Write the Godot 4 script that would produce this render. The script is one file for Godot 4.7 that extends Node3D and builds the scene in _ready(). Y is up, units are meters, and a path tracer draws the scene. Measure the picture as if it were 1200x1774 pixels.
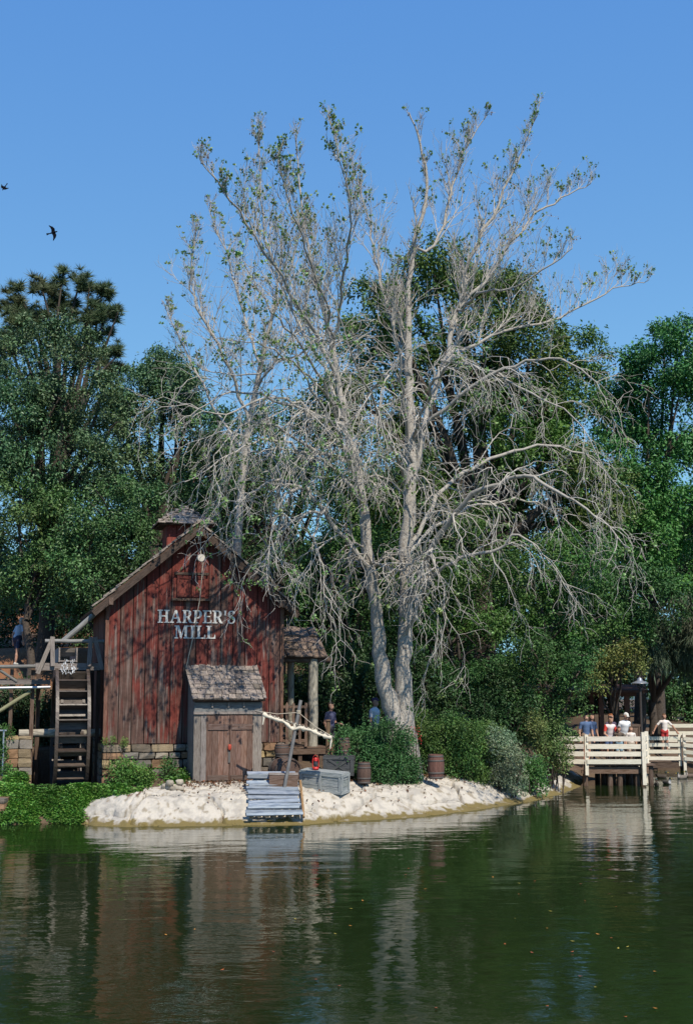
extends Node3D
# A red board mill with a water wheel on a wooded island bank, a bare sycamore beside it, a dock with visitors, murky green water.

const MAGNOLIA := [[-11.6, 14.8, -45.3, 1.24], [-9.5, 15.4, -44.3, 0.97], [-11.7, 13.0, -43.7, 1.39], [-10.2, 13.7, -44.4, 1.21], [-8.6, 13.8, -43.9, 0.84], [-10.9, 11.1, -43.8, 1.49], [-9.0, 11.6, -44.2, 1.11], [-12.6, 15.7, -45.4, 0.93], [-10.7, 16.7, -46.1, 0.75], [-10.0, 12.8, -46.1, 1.15], [-12.9, 11.8, -46.5, 1.27], [-8.6, 12.9, -45.5, 0.72], [-11.4, 16.3, -45.9, 0.83], [-11.4, 13.1, -45.5, 1.14]]
const PINE := [[-15.4, 20.8, -56.2, 0.72], [-14.6, 20.1, -55.7, 0.89], [-13.6, 21.1, -55.0, 0.63], [-12.9, 21.9, -55.7, 0.43], [-13.4, 21.1, -56.6, 0.77], [-11.7, 21.4, -55.8, 0.71], [-11.2, 21.2, -56.2, 0.64], [-10.3, 20.1, -55.3, 0.33], [-11.0, 19.8, -55.9, 0.84], [-11.7, 20.0, -55.7, 0.89], [-14.0, 19.4, -55.3, 1.13], [-15.2, 18.9, -55.5, 1.14], [-10.1, 18.3, -55.2, 0.35], [-12.8, 20.5, -56.7, 0.77], [-10.6, 17.7, -56.0, 0.84], [-15.0, 21.5, -56.0, 0.38], [-11.6, 18.4, -56.5, 1.16], [-12.2, 22.1, -56.4, 0.33]]
const OAK := [[-7.9, 17.0, -53.6, 1.02], [-8.8, 16.2, -52.5, 1.00], [-6.5, 15.9, -51.6, 1.06], [-7.3, 15.6, -53.6, 1.34], [-8.8, 14.4, -51.8, 1.30], [-6.1, 14.4, -52.4, 1.19], [-7.1, 12.1, -52.5, 1.43], [-6.0, 13.2, -54.4, 1.24], [-9.5, 15.1, -51.6, 0.94], [-8.9, 12.2, -51.7, 1.29], [-8.3, 17.5, -53.8, 0.61]]
const THICKET_A := [[-11.3, 8.9, -43.7, 1.69], [-9.9, 9.3, -44.3, 1.51], [-11.1, 7.2, -45.0, 1.43], [-11.8, 7.3, -44.1, 1.20], [-11.7, 10.1, -43.9, 1.20], [-9.5, 7.4, -43.4, 1.18]]
const THICKET_B := [[-8.1, 9.4, -43.1, 1.47], [-7.1, 9.6, -44.4, 1.21], [-8.8, 8.0, -43.0, 1.37], [-7.5, 8.0, -43.1, 1.37], [-8.1, 6.8, -42.5, 1.06], [-9.2, 6.5, -44.1, 0.80], [-9.7, 6.1, -43.7, 0.70]]
const THICKET_C := [[-5.8, 10.2, -47.2, 1.50], [-4.2, 10.6, -46.1, 1.67], [-3.1, 9.1, -45.5, 1.65], [-4.4, 8.5, -45.5, 1.24], [-2.8, 11.4, -46.8, 1.28], [-5.3, 11.7, -45.7, 1.04], [-2.1, 7.3, -47.0, 1.28]]
const BIG_OAK := [[3.4, 19.5, -47.7, 1.41], [1.3, 17.9, -47.0, 1.28], [5.4, 18.4, -47.8, 1.63], [6.7, 19.2, -48.0, 0.83], [0.5, 17.1, -49.9, 1.47], [2.2, 16.8, -47.9, 1.96], [4.9, 16.2, -47.5, 2.27], [7.1, 16.6, -47.3, 1.72], [9.2, 16.4, -49.4, 1.46], [0.9, 13.9, -47.2, 2.04], [3.7, 14.2, -49.6, 2.48], [6.2, 13.6, -47.7, 2.39], [8.9, 13.9, -49.3, 1.91], [-0.2, 15.2, -48.7, 1.11], [1.7, 10.6, -47.0, 2.35], [4.4, 10.5, -47.9, 2.39], [7.3, 10.8, -50.0, 2.50], [9.2, 11.1, -47.4, 1.83], [2.3, 19.0, -48.3, 1.10], [4.3, 19.6, -48.5, 1.10], [8.1, 14.9, -48.7, 1.55], [7.4, 12.0, -47.5, 1.73], [5.7, 14.9, -48.8, 1.55], [9.2, 9.9, -48.8, 1.55]]
const LAUREL_A := [[-1.6, 9.4, -44.6, 1.42], [0.0, 10.4, -45.6, 1.55], [-0.8, 7.6, -45.6, 1.45], [0.4, 6.1, -44.9, 1.33], [-0.2, 4.7, -44.9, 1.02], [-1.9, 6.2, -45.9, 1.04], [-0.8, 3.6, -45.7, 0.93], [0.2, 3.5, -44.2, 0.90], [-1.6, 3.9, -45.5, 0.83], [1.8, 4.9, -45.0, 0.92], [1.6, 6.6, -44.9, 1.02], [1.3, 3.7, -45.7, 0.83], [0.8, 8.2, -45.2, 1.44]]
const LAUREL_B := [[2.8, 7.3, -44.0, 1.80], [4.5, 8.2, -44.7, 1.63], [3.6, 5.7, -43.9, 1.60], [5.1, 6.1, -44.7, 1.62], [4.0, 4.3, -44.6, 1.01], [2.4, 5.5, -43.6, 1.19], [2.8, 3.9, -43.8, 1.00], [3.9, 3.2, -45.4, 0.93], [5.0, 3.3, -44.6, 0.91]]
const LAUREL_C := [[6.5, 7.2, -45.0, 1.94], [8.1, 7.8, -44.7, 1.62], [7.5, 5.6, -45.8, 1.56], [5.9, 4.9, -44.8, 1.22], [8.8, 5.9, -45.1, 1.23], [6.1, 3.5, -45.2, 0.92]]
const ELM_A := [[15.1, 19.2, -56.7, 1.08], [13.8, 17.6, -56.9, 1.55], [15.4, 17.2, -57.2, 1.69], [13.2, 15.6, -58.8, 2.00], [14.9, 14.3, -57.5, 1.96], [13.1, 18.2, -58.8, 1.07], [12.4, 16.8, -58.0, 1.19], [15.2, 20.5, -59.2, 0.59]]
const ELM_B := [[12.7, 12.0, -55.0, 2.00], [14.7, 11.0, -55.1, 1.88], [12.8, 9.6, -53.9, 1.96], [14.8, 8.4, -54.9, 1.62], [11.8, 10.6, -55.8, 1.52], [11.7, 13.5, -56.5, 1.41]]
const ELM_C := [[10.8, 7.7, -51.6, 1.52], [12.5, 6.9, -51.1, 1.39], [10.6, 6.1, -51.9, 1.18], [12.0, 6.0, -51.8, 1.06]]
const DOGWOOD := [[10.8, 4.5, -50.4, 0.87], [11.4, 4.6, -50.2, 0.64], [10.3, 4.2, -50.5, 0.69], [9.7, 3.8, -49.9, 0.57]]
const WILLOW := [[13.6, 5.4, -53.7, 1.34], [14.4, 4.7, -53.5, 1.22], [12.5, 4.9, -52.4, 0.71], [14.2, 6.1, -52.2, 1.19]]
const BRUSH_TREE := [[7.8, 3.9, -43.2, 0.88], [6.9, 3.5, -43.7, 0.99], [6.4, 4.5, -42.9, 1.07], [5.7, 3.5, -43.7, 0.89], [8.0, 4.5, -43.1, 0.69], [7.6, 3.0, -43.7, 0.70], [7.1, 2.5, -44.0, 0.80], [4.9, 3.9, -43.5, 0.89]]
const BUSH_A := [[0.5, 1.8, -38.2, 0.59], [1.2, 2.0, -37.6, 0.58], [0.0, 1.9, -37.7, 0.45], [1.6, 1.7, -38.2, 0.56], [0.7, 1.5, -37.7, 0.62], [1.1, 1.1, -37.6, 0.58], [1.5, 1.3, -37.9, 0.60], [1.9, 1.2, -38.1, 0.35]]
const BUSH_B := [[2.4, 2.2, -40.1, 0.60], [3.1, 2.1, -40.2, 0.69], [3.8, 2.0, -40.0, 0.69], [4.5, 1.8, -40.6, 0.61], [3.4, 1.4, -40.3, 0.70], [4.1, 1.3, -40.2, 0.58], [2.9, 1.8, -40.1, 0.55], [2.3, 1.7, -40.6, 0.55]]
const BUSH_C := [[4.9, 1.7, -40.4, 0.55], [5.1, 1.2, -40.2, 0.55], [4.8, 0.8, -40.2, 0.46], [5.2, 0.5, -40.1, 0.40], [4.5, 1.6, -40.3, 0.46]]
const BUSH_IVY := [[5.8, 0.9, -41.3, 0.38], [6.0, 0.5, -41.3, 0.38], [5.6, 0.3, -41.4, 0.30], [6.1, 1.0, -41.4, 0.26]]
const BUSH_D := [[6.7, 1.8, -43.3, 0.67], [7.1, 1.3, -43.3, 0.51], [6.4, 1.3, -43.3, 0.55], [6.8, 0.9, -43.5, 0.43], [7.2, 2.0, -43.5, 0.47], [6.2, 2.1, -43.2, 0.63]]
const HILL_SHRUB := [[-12.8, 5.8, -48.2, 0.88], [-11.6, 5.7, -48.8, 0.89], [-10.6, 5.9, -48.8, 1.00], [-9.7, 6.0, -49.0, 1.00], [-11.1, 6.7, -48.2, 0.88], [-13.1, 6.8, -48.8, 0.89], [-10.0, 5.3, -48.9, 0.67]]
const FAR_HEDGE := [[15.8, 3.0, -66.4, 0.91], [16.9, 3.1, -66.4, 0.97], [17.8, 3.0, -65.8, 1.02], [16.3, 4.0, -65.6, 1.04], [17.7, 4.2, -66.0, 1.05], [18.8, 3.4, -65.7, 1.19]]
const HACKBERRY := [[-3.9, 13.0, -49.2, 1.23], [-2.8, 11.9, -49.9, 1.36], [-4.6, 11.4, -49.8, 1.13], [-1.8, 13.6, -49.6, 1.13], [-0.9, 14.6, -49.3, 0.90], [-5.2, 12.6, -50.0, 0.91], [-3.0, 14.2, -50.0, 0.86], [-1.4, 12.1, -49.5, 1.12], [-0.2, 13.9, -50.4, 0.92], [-3.7, 11.0, -49.9, 1.13]]
const SHADE_FILL_SHRUB := [[-10.7, 2.9, -40.8, 0.45], [-10.2, 2.8, -41.1, 0.37], [-9.7, 2.6, -41.1, 0.30], [-10.5, 2.4, -41.0, 0.37], [-11.1, 2.4, -41.1, 0.41], [-9.4, 3.0, -41.1, 0.34], [-10.3, 3.3, -41.1, 0.37], [-9.3, 2.5, -41.2, 0.34], [-10.9, 3.3, -40.8, 0.37], [-9.8, 3.1, -41.1, 0.34]]
const UNDERGROWTH_A := [[-1.9, 3.3, -42.5, 0.54], [-1.3, 3.1, -42.6, 0.50], [-0.8, 3.9, -42.2, 0.58], [0.0, 3.3, -42.1, 0.57], [0.8, 3.7, -42.3, 0.62], [1.3, 3.3, -42.3, 0.50], [-0.3, 2.9, -42.8, 0.47], [0.4, 4.3, -43.0, 0.59]]
const UNDERGROWTH_B := [[2.7, 3.5, -42.9, 0.62], [3.5, 3.8, -43.3, 0.59], [4.3, 3.3, -43.2, 0.63], [5.1, 3.7, -43.2, 0.59], [5.8, 3.0, -43.3, 0.59], [2.3, 4.3, -42.8, 0.54], [3.1, 2.9, -43.2, 0.51], [4.6, 2.8, -42.7, 0.50]]
const SYC_TRUNK := [
	[[1.49, 2.09, -38.60, 0.351], [1.46, 2.60, -38.60, 0.316], [1.18, 3.54, -38.60, 0.263], [0.96, 4.93, -38.50, 0.219], [0.84, 6.31, -38.40, 0.201], [0.63, 7.35, -38.30, 0.191], [0.49, 8.93, -38.20, 0.165], [0.26, 10.32, -38.00, 0.147], [-0.04, 11.54, -37.90, 0.129], [-0.21, 12.60, -37.80, 0.120], [-0.41, 13.86, -37.80, 0.094], [-0.67, 14.89, -37.90, 0.078], [-0.98, 16.12, -38.00, 0.066], [-1.30, 17.64, -38.10, 0.052], [-1.45, 18.99, -38.20, 0.038], [-1.61, 20.75, -38.30, 0.021]],
	[[1.74, 2.08, -38.80, 0.406], [1.74, 2.68, -38.80, 0.317], [1.72, 4.24, -38.80, 0.265], [1.85, 5.99, -38.90, 0.239], [1.82, 7.60, -39.00, 0.222], [1.97, 9.58, -39.00, 0.204], [2.02, 11.24, -39.10, 0.169], [1.97, 13.11, -39.20, 0.143], [1.93, 15.02, -39.30, 0.116], [2.16, 17.53, -39.40, 0.090], [2.58, 19.47, -39.40, 0.063], [2.40, 21.00, -39.30, 0.045], [2.03, 22.04, -39.20, 0.021]]]
const SYC_LIMB := [  # several forward limbs added so that their shadows dapple the mill front
	[[1.97, 9.58, -39.00, 0.142], [2.51, 11.74, -39.30, 0.125], [3.11, 13.83, -39.80, 0.109], [3.58, 15.67, -40.20, 0.091], [4.10, 17.52, -40.50, 0.077], [5.07, 19.63, -40.80, 0.056], [5.86, 21.34, -41.00, 0.037], [6.47, 22.78, -41.00, 0.019]],
	[[2.16, 17.53, -39.40, 0.063], [2.85, 17.64, -39.70, 0.063], [3.38, 19.52, -40.00, 0.051], [3.83, 20.99, -40.20, 0.037], [4.53, 22.25, -40.30, 0.018]],
	[[3.58, 15.67, -40.20, 0.073], [4.80, 17.23, -40.80, 0.063], [6.17, 19.15, -41.40, 0.049], [7.33, 20.12, -41.80, 0.034], [8.42, 20.77, -42.00, 0.019]],
	[[3.11, 13.83, -39.80, 0.072], [4.70, 14.89, -40.20, 0.064], [6.27, 15.39, -40.60, 0.052], [7.69, 16.00, -41.00, 0.037], [8.92, 16.79, -41.30, 0.026], [10.04, 17.06, -41.50, 0.015]],
	[[1.85, 5.99, -38.90, 0.141], [2.75, 7.98, -37.60, 0.111], [3.70, 9.05, -36.60, 0.092], [4.63, 9.41, -35.90, 0.075], [5.21, 9.45, -35.40, 0.068], [6.11, 8.82, -35.00, 0.051], [7.02, 8.14, -34.80, 0.035], [7.77, 7.33, -34.70, 0.019]],
	[[1.82, 7.60, -39.00, 0.106], [2.63, 9.12, -39.60, 0.090], [3.70, 10.32, -40.20, 0.080], [5.08, 10.99, -40.80, 0.067], [6.69, 11.49, -41.40, 0.053], [8.29, 10.98, -41.80, 0.038], [9.26, 9.84, -42.00, 0.023]],
	[[1.72, 5.11, -38.80, 0.106], [2.38, 6.59, -37.40, 0.085], [3.34, 7.28, -36.60, 0.067], [4.29, 7.48, -36.10, 0.056], [4.93, 7.79, -35.90, 0.042], [5.54, 7.27, -35.70, 0.026], [6.14, 6.28, -35.50, 0.016]],
	[[2.02, 11.24, -39.10, 0.089], [3.37, 12.33, -38.20, 0.076], [4.71, 13.06, -37.50, 0.061], [6.04, 13.29, -37.00, 0.044], [7.17, 12.69, -36.70, 0.028], [7.64, 11.79, -36.60, 0.017]],
	[[1.97, 13.11, -39.20, 0.080], [1.49, 15.16, -39.80, 0.065], [1.04, 17.03, -40.20, 0.051], [0.77, 18.71, -40.50, 0.037], [0.19, 20.76, -40.60, 0.018]],
	[[1.86, 6.71, -39.00, 0.080], [2.33, 7.48, -37.80, 0.058], [2.71, 6.99, -37.10, 0.044], [2.84, 5.87, -36.80, 0.027], [2.74, 4.87, -36.70, 0.015]],
	[[2.01, 10.49, -39.00, 0.080], [1.74, 12.02, -37.60, 0.062], [1.54, 13.21, -36.70, 0.047], [1.35, 14.13, -36.20, 0.033], [1.52, 15.64, -36.00, 0.016]],
	[[3.58, 15.67, -40.20, 0.064], [4.19, 15.81, -38.80, 0.053], [4.98, 15.71, -37.90, 0.041], [5.97, 16.07, -37.30, 0.031], [6.81, 16.69, -37.00, 0.017]],
	[[-0.21, 12.60, -37.80, 0.086], [-0.95, 13.94, -36.80, 0.074], [-1.67, 14.90, -35.60, 0.058], [-2.60, 16.12, -34.40, 0.044], [-3.34, 17.11, -33.50, 0.030], [-3.90, 17.65, -33.00, 0.015]],
	[[-0.04, 11.54, -37.90, 0.078], [-0.72, 13.34, -38.60, 0.070], [-1.47, 14.99, -39.20, 0.057], [-2.24, 16.83, -39.60, 0.047], [-2.73, 18.65, -39.80, 0.036], [-2.87, 21.71, -40.00, 0.016]],
	[[-0.41, 13.86, -37.80, 0.062], [-0.17, 15.01, -36.80, 0.050], [0.00, 16.20, -35.60, 0.039], [0.08, 17.21, -34.60, 0.028], [-0.41, 19.18, -34.00, 0.014]],
	[[0.70, 7.09, -38.30, 0.122], [0.00, 7.90, -37.70, 0.094], [-0.68, 8.76, -37.00, 0.077], [-1.34, 9.32, -36.40, 0.066], [-2.15, 9.35, -35.90, 0.055], [-2.85, 8.81, -35.50, 0.042], [-3.24, 8.21, -35.30, 0.029], [-3.35, 7.54, -35.20, 0.014]],
	[[0.49, 9.11, -38.20, 0.096], [-0.26, 9.93, -37.30, 0.076], [-1.18, 10.31, -36.50, 0.063], [-2.15, 10.60, -35.80, 0.049], [-3.10, 10.18, -35.30, 0.035], [-3.87, 9.55, -35.00, 0.022], [-4.48, 9.19, -34.80, 0.013]],
	[[0.26, 10.32, -38.00, 0.086], [-0.69, 11.40, -37.20, 0.068], [-1.52, 11.86, -36.50, 0.055], [-2.50, 11.81, -35.90, 0.042], [-3.45, 11.22, -35.50, 0.029], [-4.42, 11.51, -35.30, 0.016]],
	[[0.00, 11.37, -37.90, 0.069], [0.68, 11.97, -36.60, 0.053], [1.16, 12.44, -35.70, 0.042], [0.82, 11.17, -35.30, 0.026], [0.65, 9.81, -35.10, 0.014]],
	[[0.63, 7.35, -38.30, 0.059], [1.53, 6.99, -37.20, 0.044], [2.00, 7.19, -36.60, 0.033], [2.49, 7.99, -36.20, 0.016]],
	[[-0.41, 13.86, -37.80, 0.058], [-0.64, 14.76, -36.00, 0.046], [-1.14, 15.78, -34.40, 0.034], [-1.57, 16.66, -33.20, 0.024], [-1.86, 17.68, -32.50, 0.013]],
	[[0.26, 10.32, -38.00, 0.069], [-0.41, 11.57, -35.60, 0.052], [-1.25, 12.09, -33.60, 0.037], [-2.12, 12.41, -32.40, 0.027], [-2.97, 12.40, -31.80, 0.014]],
	[[2.02, 11.24, -39.10, 0.078], [2.30, 11.84, -36.80, 0.060], [2.59, 12.22, -34.80, 0.044], [2.96, 12.36, -33.40, 0.030], [3.49, 11.84, -32.60, 0.018]],
	[[1.82, 7.60, -39.00, 0.080], [3.19, 8.93, -41.00, 0.067], [4.87, 9.70, -42.40, 0.054], [6.51, 9.78, -43.00, 0.039], [7.91, 8.81, -43.20, 0.022]],
	[[3.11, 13.83, -39.80, 0.065], [4.27, 13.24, -38.20, 0.052], [5.50, 12.23, -37.00, 0.040], [6.56, 11.38, -36.30, 0.026], [7.30, 9.97, -36.00, 0.015]],
	[[-0.04, 11.54, -37.90, 0.069], [-0.65, 12.10, -35.00, 0.054], [-1.22, 12.52, -32.80, 0.042], [-1.90, 12.99, -31.20, 0.028], [-2.43, 13.78, -30.40, 0.014]],
	[[0.49, 8.93, -38.20, 0.078], [0.00, 10.06, -35.60, 0.061], [-0.46, 10.77, -33.40, 0.046], [-1.04, 11.38, -32.00, 0.032], [-1.46, 12.69, -31.20, 0.016]],
	[[1.97, 9.58, -39.00, 0.080], [1.20, 10.68, -36.20, 0.059], [0.63, 11.50, -33.80, 0.043], [0.15, 12.05, -32.20, 0.029], [-0.29, 13.35, -31.40, 0.014]],
	[[-0.59, 8.68, -37.00, 0.061], [-1.23, 8.35, -35.80, 0.047], [-1.85, 7.77, -35.10, 0.035], [-2.31, 6.95, -34.90, 0.019]],
	[[-1.34, 9.32, -36.40, 0.053], [-1.74, 8.69, -35.00, 0.041], [-2.02, 7.85, -34.40, 0.031], [-1.90, 6.81, -34.20, 0.016]],
	[[-0.04, 11.54, -37.90, 0.072], [-0.97, 11.11, -35.00, 0.057], [-2.00, 11.20, -33.20, 0.045], [-3.01, 11.17, -32.40, 0.032], [-4.00, 10.47, -32.00, 0.016]],
	[[0.26, 10.32, -38.00, 0.073], [-0.81, 10.12, -35.00, 0.057], [-1.85, 10.46, -33.40, 0.046], [-2.72, 10.29, -32.60, 0.033], [-3.42, 9.46, -32.20, 0.016]],
	[[-0.68, 8.76, -37.00, 0.057], [-0.91, 7.82, -36.20, 0.039], [-0.65, 6.80, -35.90, 0.026], [-0.57, 5.65, -35.80, 0.013]],
	[[-0.04, 11.54, -37.90, 0.060], [-0.74, 14.29, -39.40, 0.054], [-1.89, 14.22, -40.60, 0.044], [-3.26, 13.79, -41.20, 0.034], [-4.83, 14.06, -41.50, 0.017]]]
const SLIM_TRUNK := [
	[[-3.67, 7.13, -42.00, 0.153], [-3.51, 10.03, -42.00, 0.134], [-3.27, 12.39, -42.00, 0.111], [-2.94, 14.41, -42.10, 0.088], [-2.61, 15.85, -42.20, 0.065], [-2.35, 17.31, -42.30, 0.046], [-2.20, 19.21, -42.40, 0.023]]]
const SLIM_LIMB := [
	[[-3.27, 12.39, -42.00, 0.084], [-3.96, 14.06, -41.50, 0.068], [-4.60, 15.51, -41.00, 0.052], [-5.17, 16.63, -40.80, 0.037], [-5.00, 18.59, -40.70, 0.019]],
	[[-3.39, 11.21, -42.00, 0.076], [-4.57, 13.17, -42.80, 0.058], [-5.43, 14.69, -43.20, 0.043], [-6.32, 16.65, -43.50, 0.020]],
	[[-2.94, 14.41, -42.10, 0.067], [-3.61, 16.44, -42.80, 0.054], [-4.07, 18.23, -43.20, 0.039], [-4.83, 20.22, -43.40, 0.020]],
	[[-2.61, 15.85, -42.20, 0.050], [-1.96, 17.29, -41.60, 0.038], [-1.56, 18.81, -41.30, 0.019]],
	[[-3.12, 13.19, -42.00, 0.057], [-2.30, 14.38, -41.20, 0.045], [-1.53, 15.45, -40.80, 0.030], [-1.15, 16.96, -40.60, 0.017]]]

# ---------------------------------------------------------------- geometry helpers
class Geo:
	var v := PackedVector3Array()
	var n := PackedVector3Array()
	var t := PackedVector2Array()
	var c := PackedColorArray()
	var i := PackedInt32Array()
	func quad(a: Vector3, b: Vector3, d: Vector3, e: Vector3, col := Color.WHITE, uv := [Vector2(0, 0), Vector2(1, 0), Vector2(1, 1), Vector2(0, 1)]) -> void:
		# a, b, d, e run counter-clockwise seen from outside
		var nn := (b - a).cross(e - a)
		if nn.length_squared() < 1e-12:
			nn = (d - b).cross(e - b)
		nn = nn.normalized()
		var k := v.size()
		v.append(a); v.append(b); v.append(d); v.append(e)
		for q in 4:
			n.append(nn); c.append(col); t.append(uv[q])
		i.append(k); i.append(k + 2); i.append(k + 1)
		i.append(k); i.append(k + 3); i.append(k + 2)
	func tri(a: Vector3, b: Vector3, d: Vector3, col := Color.WHITE) -> void:
		var nn := (b - a).cross(d - a).normalized()
		var k := v.size()
		v.append(a); v.append(b); v.append(d)
		for q in 3:
			n.append(nn); c.append(col); t.append(Vector2(q * 0.5, q % 2))
		i.append(k); i.append(k + 2); i.append(k + 1)
	func hexa(p: Array, col := Color.WHITE, along := 1) -> void:
		# p: eight corners, x fastest, then y, then z (min to max)
		var f := [[4, 5, 7, 6], [1, 0, 2, 3], [0, 4, 6, 2], [5, 1, 3, 7], [6, 7, 3, 2], [0, 1, 5, 4]]
		for q in 6:
			var a: Vector3 = p[f[q][0]]
			var b: Vector3 = p[f[q][1]]
			var d: Vector3 = p[f[q][2]]
			var e: Vector3 = p[f[q][3]]
			var uv := []
			for w in [a, b, d, e]:
				var l: float = w[along]
				var o: float = (w[(along + 1) % 3] + w[(along + 2) % 3])
				uv.append(Vector2(o, l))
			quad(a, b, d, e, col, uv)
	func box(lo: Vector3, hi: Vector3, col := Color.WHITE, along := 1) -> void:
		var p := []
		for z in 2:
			for y in 2:
				for x in 2:
					p.append(Vector3(hi.x if x else lo.x, hi.y if y else lo.y, hi.z if z else lo.z))
		hexa(p, col, along)
	func tube(pts: Array, radii: Array, sides: int, col := Color.WHITE, cap := true, lump := 0.0, seed_ := 0) -> void:
		var m := pts.size()
		if m < 2: return
		var u := Vector3.ZERO
		var base := v.size()
		var len_ := 0.0
		for k in m:
			var tan: Vector3 = (pts[mini(k + 1, m - 1)] - pts[maxi(k - 1, 0)]).normalized()
			if tan.length_squared() < 0.5: tan = Vector3.UP
			if k == 0:
				u = tan.cross(Vector3(0.31, 0.2, 0.93)).normalized()
				if u.length_squared() < 0.5: u = tan.cross(Vector3.RIGHT).normalized()
			else:
				u = (u - tan * u.dot(tan)).normalized()
				len_ += pts[k].distance_to(pts[k - 1])
			var w := tan.cross(u)
			for s in sides + 1:
				var a := TAU * s / sides
				var d := u * cos(a) + w * sin(a)
				var r: float = radii[k]
				if lump > 0.0:
					r *= 1.0 + lump * sin(a * 2.0 + k * 1.7 + seed_) * cos(k * 2.3 + seed_ * 3.1 + a)
				v.append(pts[k] + d * r); n.append(d); c.append(col); t.append(Vector2(float(s) / sides * TAU * radii[0], len_))
		for k in m - 1:
			for s in sides:
				var a := base + k * (sides + 1) + s
				var b := a + 1
				var d := b + sides + 1
				var e := a + sides + 1
				i.append(a); i.append(d); i.append(b); i.append(a); i.append(e); i.append(d)
		if cap:
			for q in [0, m - 1]:
				var tan: Vector3 = (pts[1] - pts[0] if q else pts[0] - pts[1]).normalized()
				if q: tan = (pts[m - 1] - pts[m - 2]).normalized()
				var k := v.size()
				v.append(pts[q]); n.append(tan); c.append(col); t.append(Vector2.ZERO)
				for s in sides + 1:
					v.append(v[base + q * (sides + 1) + s]); n.append(tan); c.append(col); t.append(Vector2(cos(TAU * s / sides), sin(TAU * s / sides)) * 0.1)
				for s in sides:
					if q: i.append(k); i.append(k + 2 + s); i.append(k + 1 + s)
					else: i.append(k); i.append(k + 1 + s); i.append(k + 2 + s)
	func lathe(prof: Array, sides: int, col := Color.WHITE) -> void:
		# prof: Vector2(radius, height) from bottom to top, round the y axis
		var base := v.size()
		var m := prof.size()
		for k in m:
			var d: Vector2 = prof[mini(k + 1, m - 1)] - prof[maxi(k - 1, 0)]
			for s in sides + 1:
				var a := TAU * s / sides
				var rd := Vector3(cos(a), 0, -sin(a))
				v.append(rd * prof[k].x + Vector3.UP * prof[k].y)
				n.append((rd * d.y - Vector3.UP * d.x).normalized()); c.append(col)
				t.append(Vector2(float(s) / sides * 2.0, prof[k].y))
		for k in m - 1:
			for s in sides:
				var a := base + k * (sides + 1) + s
				var d := a + sides + 2
				i.append(a); i.append(d); i.append(a + 1); i.append(a); i.append(d - 1); i.append(d)
	func mesh() -> ArrayMesh:
		var a := []
		a.resize(Mesh.ARRAY_MAX)
		a[Mesh.ARRAY_VERTEX] = v
		a[Mesh.ARRAY_NORMAL] = n
		a[Mesh.ARRAY_TEX_UV] = t
		a[Mesh.ARRAY_COLOR] = c
		a[Mesh.ARRAY_INDEX] = i
		var m := ArrayMesh.new()
		m.add_surface_from_arrays(Mesh.PRIMITIVE_TRIANGLES, a)
		return m

var rng := RandomNumberGenerator.new()
var used := {}
var M := {}
var fbm := FastNoiseLite.new()
var fine := FastNoiseLite.new()

func rf(a: float, b: float) -> float:
	return rng.randf_range(a, b)

func numbered(called: String) -> String:
	var k: int = used.get(called, -1) + 1
	used[called] = k
	return called if k == 0 else "%s_%03d" % [called, k]

func tag(o: Node, label: String, category: String, group := "", kind := "") -> Node:
	if label: o.set_meta("label", label)
	if category: o.set_meta("category", category)
	if group: o.set_meta("group", group)
	if kind: o.set_meta("kind", kind)
	return o

func thing(called: String, label: String, category: String, pos := Vector3.ZERO, turn := 0.0, group := "") -> Node3D:
	var o := Node3D.new()
	o.name = numbered(called)
	add_child(o)
	o.position = pos
	o.rotation.y = turn
	tag(o, label, category, group)
	return o

func part(parent: Node, called: String, mesh: Mesh, m: Material, xf := Transform3D()) -> MeshInstance3D:
	var o := MeshInstance3D.new()
	o.mesh = mesh
	o.material_override = m
	o.name = numbered(called) if parent == self else called
	o.transform = xf
	parent.add_child(o, true)
	return o

func setting(called: String, mesh: Mesh, m: Material, label: String) -> MeshInstance3D:
	var o := part(self, called, mesh, m)
	tag(o, label, "", "", "structure")
	return o

func at(x: float, y: float, z: float, b := Basis()) -> Transform3D:
	return Transform3D(b, Vector3(x, y, z))

func tone(lo := 0.8, hi := 1.12) -> Color:
	var k := rf(lo, hi)
	return Color(k * rf(0.97, 1.03), k, k * rf(0.95, 1.04))

func board(size: Vector3, along: int, col := Color.WHITE, jit := 0.0) -> ArrayMesh:
	# a sawn board centred on its origin, corners a little out of true
	var g := Geo.new()
	var p := []
	for z in 2:
		for y in 2:
			for x in 2:
				var q := Vector3(x - 0.5, y - 0.5, z - 0.5) * size
				if jit > 0.0:
					q += Vector3(rf(-jit, jit), rf(-jit, jit), rf(-jit, jit))
				p.append(q)
	g.hexa(p, col, along)
	var off := Vector2(rf(0, 5), rf(0, 5))
	for k in g.t.size():
		g.t[k] += off
	return g.mesh()

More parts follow.
